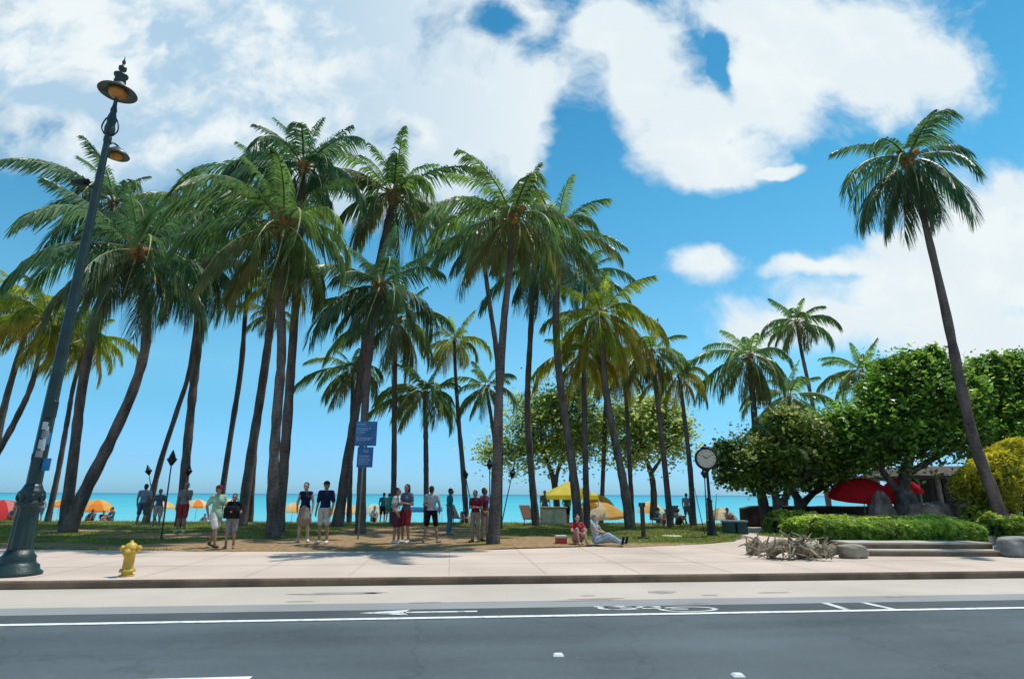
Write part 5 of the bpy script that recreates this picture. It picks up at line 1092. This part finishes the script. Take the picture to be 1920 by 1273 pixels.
POSES = {
 'stand': {},
 'relaxed': dict(kneR=(.13, -.06, .50), ankR=(.16, -.04, .085), toeR=(.22, -.2, .035), elbL=(-.25, .06, 1.14), wriL=(-.20, -.10, .93)),
 'hold': dict(elbL=(-.23, .02, 1.13), elbR=(.23, .02, 1.13), wriL=(-.09, -.24, 1.17), wriR=(.09, -.24, 1.17)),
 'hip': dict(elbR=(.36, .05, 1.17), wriR=(.17, -.03, 1.02), elbL=(-.24, .03, 1.13), wriL=(-.23, -.1, .9)),
 'walk': dict(kneL=(-.10, -.20, .52), ankL=(-.10, -.28, .10), toeL=(-.11, -.45, .06), kneR=(.10, .06, .50), ankR=(.10, .26, .12), toeR=(.11, .12, .035), elbL=(-.23, .16, 1.15), wriL=(-.22, .05, .91), elbR=(.23, -.08, 1.14), wriR=(.21, -.28, .97)),
 'phone': dict(elbR=(.22, -.08, 1.16), wriR=(.12, -.26, 1.40), elbL=(-.235, .03, 1.13), wriL=(-.22, -.08, .89)),
 'wide': dict(hipL=(-.10, 0, .92), hipR=(.10, 0, .92), kneL=(-.16, -.01, .50), kneR=(.16, -.01, .50), ankL=(-.23, .02, .085), ankR=(.22, .02, .085), toeL=(-.28, -.14, .035), toeR=(.27, -.14, .035), elbL=(-.27, .02, 1.15), wriL=(-.24, -.12, .96), elbR=(.26, -.02, 1.14), wriR=(.12, -.24, 1.12)),
}
def sit_pose(lean=0.25, spread=.12):
    """sitting on the ground, legs stretched forward (-y), back leaning"""
    b = -math.sin(lean) * -1; up = math.cos(lean); bk = math.sin(lean)
    P = lambda h, x=0: (x, bk * h, .12 + up * h)
    return dict(hipL=(-.09, -.02, .12), hipR=(.09, -.02, .12), kneL=(-.14, -.42, .30), kneR=(.15, -.42, .14), ankL=(-.13, -.80, .09), ankR=(.20, -.84, .08), toeL=(-.16, -.88, .24), toeR=(.25, -.91, .22),
        pel=P(.03), wai=P(.18), che=P(.36), nek=P(.52), hed=(0, bk * .6 - .07, .12 + up * .66), shoL=P(.47, -.175), shoR=P(.47, .175), elbL=(-.26, bk * .2 - .1, .42), elbR=(.25, bk * .2 - .14, .38), wriL=(-.12, -.30, .36), wriR=(.12, -.36, .28))
POSES['sit'] = sit_pose(.12); POSES['sitback'] = sit_pose(.4)
POSES['sitback'].update(wriL=(-.28, .42, .06), wriR=(.28, .42, .06), elbL=(-.27, .34, .32), elbR=(.27, .34, .32))
POSES['hug'] = dict(sit_pose(.05)); POSES['hug'].update(kneL=(-.12, -.34, .46), kneR=(.12, -.34, .46), ankL=(-.12, -.52, .08), ankR=(.12, -.52, .08), toeL=(-.13, -.69, .035), toeR=(.13, -.69, .035), wriL=(-.06, -.46, .36), wriR=(.06, -.46, .34), elbL=(-.24, -.16, .4), elbR=(.24, -.16, .4))

def person(label, px, py, hpx, face, skin, hair, top, bottom, pose='stand', d=None, long_hair=False, hat=None, sleeve=.55, leg='shorts', shoes='white', group=None, vox=.010, toph=None, female=False, z=None, extra=None, height=None, skip_shoes=False):
    """px, py: photo pixel of the feet; hpx: height in photo pixels; face: heading in degrees, 0 = towards the road, 90 = to the right"""
    p = AT(px, py, d) if d else G(px, py, SW); p.z = gz(p.x, p.y) if z is None else z
    if d is None and LP and inpoly(p.x, p.y, LP): p.z = lawn_z(p.x, p.y)
    H = height or max(1.5, min(1.9, hpx * mpp(px, py - hpx / 2, p.y) * 1.0)); k = H / 1.75
    J = dict(STAND); J.update(POSES[pose]); J = {a: Vector(b_) for a, b_ in J.items()}
    if female:
        for a in ('shoL', 'shoR'): J[a].x *= .90
    root = thing('person', label, 'person', p, R(face), group); root.scale = (k, k, k)
    rl = random.Random(px * 7 + int(face)); root.rotation_euler.x = R(rl.uniform(-1.5, 2.5)); J['hed'] = J['hed'] + Vector((rl.uniform(-.025, .025), rl.uniform(-.03, .01), rl.uniform(-.015, .005)))
    b = MB(); c = b.cap
    sit = pose in ('sit', 'sitback', 'hug')
    ux = (J['nek'] - J['pel']).normalized(); rotm = Vector((0, 0, 1)).rotation_difference(ux).to_matrix()
    sw = .90 if female else 1
    def torso(q, inf, lo=True, hi=True):
        if lo: q.ell(J['pel'], (.158 + inf, .112 + inf, .12 + inf), 14, 9, 0, rotm)
        q.ell(J['wai'], (.135 * sw + inf, .098 + inf, .15 + inf * .5), 14, 9, 0, rotm)
        if hi:
            q.ell(J['che'], (.163 * sw + inf, .112 + inf, .17 + inf * .5), 14, 9, 0, rotm)
            q.cap(J['shoL'] + Vector((.02, 0, 0)), .058 + inf, J['shoR'] - Vector((.02, 0, 0)), .058 + inf); q.cap(J['che'] + ux * .03, .10 + inf, J['nek'] - ux * .03, .062 + inf * .5)
            if female: q.ell(J['che'] + rotm @ Vector((-.07, -.085, -.01)), (.06 + inf, .05 + inf, .06 + inf), 10, 7); q.ell(J['che'] + rotm @ Vector((.07, -.085, -.01)), (.06 + inf, .05 + inf, .06 + inf), 10, 7)
    torso(b, 0)
    hd = J['hed']; c(J['nek'] - ux * .04, .058, hd - Vector((0, -.02, .06)), .052)
    b.ell(hd + V3(0, .01, .02), (.074, .095, .098), 16, 12); b.ell(hd + V3(0, -.028, -.058), (.052, .06, .055), 12, 8); b.ell(hd + V3(0, -.07, -.09), (.022, .02, .018), 8, 6)
    c(hd + V3(0, -.082, .012), .010, hd + V3(0, -.104, -.026), .015, 8); c(hd + V3(-.022, -.088, -.056), .008, hd + V3(.022, -.088, -.056), .008, 6); c(hd + V3(-.045, -.078, .03), .011, hd + V3(.045, -.078, .03), .011, 6)
    for s in (-1, 1): b.ell(hd + V3(s * .076, .012, -.008), (.012, .022, .032), 8, 6)
    for s, S_ in ((-1, 'L'), (1, 'R')):
        hp, kn, an, to = J['hip' + S_], J['kne' + S_], J['ank' + S_], J['toe' + S_]
        c(hp, .088, kn, .056); c(kn, .054, an, .038); q = kn.lerp(an, .3); bkv = (hp - kn).lerp(an - kn, .5); b.ell(q + V3(0, .02 if not sit else 0, 0 if not sit else -.015), (.050, .055, .10), 10, 7, 0, Vector((0, 0, 1)).rotation_difference(kn - an).to_matrix())
        c(an + V3(0, .03 if not sit else 0, -.045 if not sit else 0), .038, to, .03, 8)
        sh, el, wr = J['sho' + S_], J['elb' + S_], J['wri' + S_]
        c(sh, .056, el, .040); c(el, .040, wr, .027); b.ell(sh.lerp(el, .4), (.046, .048, .08), 10, 7, 0, Vector((0, 0, 1)).rotation_difference(sh - el).to_matrix())
        dv = (wr - el).normalized(); dv = (dv * .8 + V3(0, 0, -.2)).normalized(); nv = V3(-s * 1.0, -.15, 0); nv = (nv - dv * nv.dot(dv)).normalized(); sd = dv.cross(nv) * s
        if sd.y > 0 and not sit: sd = -sd
        for u in (-.026, -.009, .009, .026): c(wr + sd * u * .6, .019, wr + dv * .085 + sd * u, .0125, 7)
        for u, L_ in ((-.030, .058), (-.010, .076), (.011, .082), (.031, .070)):
            a0 = wr + dv * .088 + sd * u; a1 = a0 + (dv * .9 + nv * .28).normalized() * L_ * .55; a2 = a1 + (dv * .65 + nv * .65).normalized() * L_ * .5; c(a0, .0095, a1, .0085, 6); c(a1, .0085, a2, .007, 6)
        t0 = wr + dv * .03 + sd * .03; t1 = t0 + (dv * .6 + sd * .75 + nv * .2).normalized() * .042; t2 = t1 + (dv * .9 + sd * .25 + nv * .3).normalized() * .032; c(t0, .013, t1, .011, 6); c(t1, .011, t2, .008, 6)
    body = b.build('body', SKIN[skin], root); PEND.append((body, vox, 2))
    for s in (-1, 1):
        e = MB(); e.ell(hd + V3(s * .031, -.083, .012), (.011, .008, .008), 8, 6); e.build('eye', CL['black'], root)
    # hair
    h = MB()
    if hair:
        h.ell(hd + V3(0, .028, .042), (.084, .098, .092), 14, 10); h.ell(hd + V3(0, .05, -.01), (.078, .072, .085), 12, 8)
        if long_hair: h.cap(hd + V3(0, .075, .0), .07, hd + V3(0, .095, -.24), .05); h.cap(hd + V3(-.06, .03, 0), .035, hd + V3(-.075, .04, -.2), .025); h.cap(hd + V3(.06, .03, 0), .035, hd + V3(.075, .04, -.2), .025)
        PEND.append((h.build('hair', HAIRM[hair], root), .012, 2))
    if hat:
        h = MB(); hc = hd + V3(0, .015, .055)
        if hat[0] == 'cap': h.ell(hc, (.090, .108, .082), 16, 9); h.ell(hc + V3(0, -.12, -.012), (.072, .085, .012), 12, 6)
        else: h.lathe([(.19, -.01), (.20, 0), (.10, .012), (.095, .07), (.075, .105), (.02, .115)], hc, 18)
        h.build('hat', CL[hat[1]], root)
    # top
    t = MB()
    torso(t, .017, lo=False); pl = J['pel']; t.ell(pl + ux * .045, (.168, .122, .11), 14, 9, 0, rotm)
    if toph: t.cap(pl, .15, pl - ux * toph, .16)
    if sleeve:
        for S_ in 'LR': t.cap(J['sho' + S_], .074, J['sho' + S_].lerp(J['elb' + S_], sleeve), .064 if sleeve < .9 else .055)
        if sleeve >= .95:
            for S_ in 'LR': t.cap(J['elb' + S_], .055, J['elb' + S_].lerp(J['wri' + S_], .9), .042)
    PEND.append((t.build('shirt', CL[top], root), .013, 2))
    # bottom
    t = MB(); t.ell(pl - ux * .02, (.172, .127, .11), 14, 9, 0, rotm)
    nm = {'shorts': 'shorts', 'pants': 'trousers', 'skirt': 'skirt'}[leg]
    if leg == 'skirt':
        t.cap(pl, .15, (J['kneL'] + J['kneR']) / 2 + V3(0, 0, .12), .19)
        t.cap(pl, .13, J['kneL'] + V3(0, 0, .14), .12); t.cap(pl, .13, J['kneR'] + V3(0, 0, .14), .12)
    else:
        for S_ in 'LR':
            hp, kn, an = J['hip' + S_], J['kne' + S_], J['ank' + S_]
            t.cap(hp, .108, hp.lerp(kn, .86 if leg == 'shorts' else 1.0), .085 if leg == 'shorts' else .072)
            if leg == 'pants': t.cap(kn, .072, kn.lerp(an, .93), .06)
    PEND.append((t.build(nm, CL[bottom], root), .013, 2))
    if not skip_shoes:
        for S_ in 'LR':
            an, to = J['ank' + S_], J['toe' + S_]; s_ = MB(); hl = an + (V3(0, .035, -.04) if not sit else (an - J['kne' + S_]).normalized() * .03); s_.cap(hl, .046, to, .038, 10)
            s_.cap(an, .044, hl, .046, 10); PEND.append((s_.build('shoe', CL[shoes], root), .012, 1))
    if extra: extra(root, J, k, label)
    return root
def backpack(m):
    def fn(root, J, k, label):
        q = MB(); q.box((0, .22, 1.24), (.30, .17, .46), 0, 0, .85, .05); bp_ = q.build('backpack', CL[m], None); bp_.location = root.location; bp_.rotation_euler = root.rotation_euler; bp_.scale = root.scale
        s_ = MB()
        for s in (-1, 1): s_.tube([(s * .11, .15, 1.42), (s * .12, .02, 1.50), (s * .125, -.11, 1.36), (s * .13, -.10, 1.18), (s * .14, .14, 1.06)], .014, 6)
        st = s_.build('strap', CL['black'], bp_); q = MB(); q.box((0, .315, 1.16), (.22, .05, .2), 0, 0, .9, .02); q.build('pocket', CL[m], bp_)
        tag(bp_, 'green backpack on the back of the person in white top', 'backpack')
    return fn
def shoulder_bag(root, J, k, label):
    q = MB(); q.box((.02, .0, 0), (.42, .20, .34), 0, 0, .92, .05); bg_ = q.build('bag', CL['black'], None); bg_.location = Vector(root.location) + Vector((.02, -.22 * k, 1.15 * k)); 
    s_ = MB(); s_.tube([(-.12, .05, .16), (-.1, .16, .32), (.08, .17, .34), (.13, .05, .16)], .014, 6); s_.build('strap', CL['black'], bg_); tag(bg_, 'large black bag carried in front of the person in grey shorts', 'bag')

PG = 'people standing on the lawn edge'
person('person in blue-grey shirt behind a slim leaning palm, left of the torches', 262, 990, 80, 200, 'tan', 'brown', 'bluegrey', 'slate', 'relaxed', group=PG)
person('person in pale blue top and light shorts next to the slim palm foot', 291, 992, 72, 30, 'tan', 'black', 'slate', 'beige', 'stand', group=PG, female=True)
person('person in dark grey shirt with red shorts in front of the third torch', 337, 1000, 90, 10, 'tan', 'grey', 'grey', 'red', 'phone', group=PG, leg='shorts')
person('person in loose pale green shirt and white shorts, head turned down', 396, 1028, 112, 60, 'tan', 'brown', 'green', 'white', 'walk', group=PG, sleeve=.75, toph=.1, shoes='brown', hat=('cap', 'maroon'))
person('person in black top and grey shorts carrying a large black bag', 429, 1030, 96, 15, 'tan', 'black', 'black', 'grey', 'hold', group=PG, shoes='grey', extra=shoulder_bag, female=True)
person('person in sleeveless navy top and khaki skirt standing beside the twin trunks', 566, 1019, 108, 5, 'light', 'black', 'navy', 'khaki', 'relaxed', group=PG, sleeve=0, leg='skirt', female=True)
person('person in dark navy shirt, cap and patterned beige shorts left of the sign post', 604, 1022, 113, -5, 'tan', 'black', 'navy', 'beige', 'stand', group=PG, hat=('cap', 'black'), sleeve=.8)
person('person in white top seen from the side carrying a green backpack', 741, 1021, 100, 80, 'tan', 'brown', 'white', 'plum', 'relaxed', group=PG, extra=backpack('sea'), female=True)
person('person with long hair in dark top standing close beside the green backpack', 759, 1020, 106, -30, 'tan', 'brown', 'slate', 'red', 'hold', group=PG, long_hair=True, leg='shorts', female=True)
person('person in light grey shirt and black shorts, feet apart, left of the one in teal', 807, 1019, 102, 170, 'tan', 'brown', 'lgrey', 'black', 'wide', group=PG, shoes='khaki')
person('person in teal shirt and blue-grey trousers farther back on the lawn', 842, 1003, 83, 80, 'dark', 'black', 'teal', 'denim', 'stand', group=PG, leg='pants', shoes='khaki')
person('person in maroon shirt and khaki trousers left of the big pavement-edge palm', 891, 1018, 94, -20, 'tan', 'black', 'maroon', 'khaki', 'hold', group=PG, leg='pants', shoes='brown')
person('person in dark plum shirt half behind the big pavement-edge palm', 908, 1016, 96, 60, 'dark', 'black', 'plum', 'khaki', 'relaxed', group=PG, leg='pants', shoes='black')
SGp = 'people seated at the foot of a palm'
person('person in grey shirt and light jeans sitting on the ground, legs stretched right', 1118, 1023, 50, 68, 'light', 'grey', 'lgrey', 'jeans', 'sit', group=SGp, leg='pants', shoes='black', height=1.76)
person('person in red clothing sitting with drawn-up knees against the palm foot', 1083, 1021, 50, 12, 'light', 'brown', 'red', 'pink', 'hug', group=SGp, height=1.7, female=True, long_hair=True, skip_shoes=True)
# beachgoers beyond the lawn
BG = 'beachgoers on the sand'
bl = [(70, 985, 36, 'person in white shirt on the sand behind the street lamp', 'white', 'blue', 'stand', 20), (148, 985, 38, 'person in dark shorts on the sand left of the round orange parasol', 'beige', 'black', 'relaxed', 150),
 (168, 990, 37, 'dark-clothed person under the left side of the round orange parasol', 'slate', 'black', 'hug', 10), (190, 990, 37.5, 'person in navy sitting under the round orange parasol', 'navy', 'denim', 'hug', 40), (206, 990, 35, 'person in teal sitting at the right under the round orange parasol', 'teal', 'slate', 'hug', -30),
 (22, 985, 35, 'person in dark top sitting below the large pinkish-red parasol', 'slate', 'brown', 'hug', 20),
 (382, 985, 40, 'person in grey sitting below the orange and cream striped parasol', 'grey', 'denim', 'hug', 0),
 (700, 985, 33, 'person in white sitting behind the sign post palm', 'white', 'slate', 'hug', 15), (716, 985, 35, 'person in black swim shorts standing right of the pale green-white parasol', 'teal', 'black', 'stand', 180),
 (727, 985, 34, 'person in orange shirt standing beside the white-topped backpacker', 'orange', 'grey', 'relaxed', 160),
 (870, 985, 32, 'person sitting on the sand right of the person in teal', 'pink', 'grey', 'hug', 20), (1022, 985, 32.3, 'person in blue standing in the shade of the yellow canopy', 'denim', 'slate', 'hold', 0), (1062, 985, 32.4, 'person in teal bending under the right of the yellow canopy', 'teal', 'black', 'relaxed', 40),
 (1250, 988, 30.6, 'person with white cap sitting on the sand behind the bright lawn', 'beige', 'khaki', 'hug', -30), (1272, 988, 31.0, 'person in white and dark shorts sitting right of the one with white cap', 'white', 'brown', 'hug', 30), (1290, 985, 33, 'tall person in grey-blue standing behind the slim palm by the clock', 'bluegrey', 'slate', 'stand', 150),
 (1234, 985, 33, 'person in teal leaning by the grey beach chair', 'teal', 'denim', 'hug', 60), (1366, 985, 34, 'person in beige sitting by the tan parasol', 'beige', 'slate', 'hug', 10), (1332, 985, 36, 'person in blue-grey walking on the sand behind the clock post', 'bluegrey', 'grey', 'walk', 90)]
for i, (x, y, dd, lab, tp, bt, po, fc) in enumerate(bl):
    person(lab, x, y, 50, fc, ('tan', 'light', 'dark')[i % 3], ('black', 'brown')[i % 2], tp, bt, po, d=dd, group=BG, vox=.018, height=1.62 + .12 * ((i * 7) % 3) / 2, hat=('cap', 'white') if 'white cap' in lab else None, skip_shoes=True, female=i % 2 == 0)
# one continuous skin per body / garment
for (o, vx, sm_) in PEND:
    r_ = o.modifiers.new('r', 'REMESH'); r_.mode = 'VOXEL'; r_.voxel_size = vx; r_.use_smooth_shade = True
    s_ = o.modifiers.new('s', 'SMOOTH'); s_.factor = .5; s_.iterations = sm_
dg = bpy.context.evaluated_depsgraph_get(); dg.update()
NEW = [(o, bpy.data.meshes.new_from_object(o.evaluated_get(dg))) for o, _, _ in PEND]
for o, me in NEW:
    old = o.data; o.modifiers.clear(); o.data = me; me.name = o.name
    me.polygons.foreach_set('use_smooth', np.ones(len(me.polygons), dtype=bool)); bpy.data.meshes.remove(old)
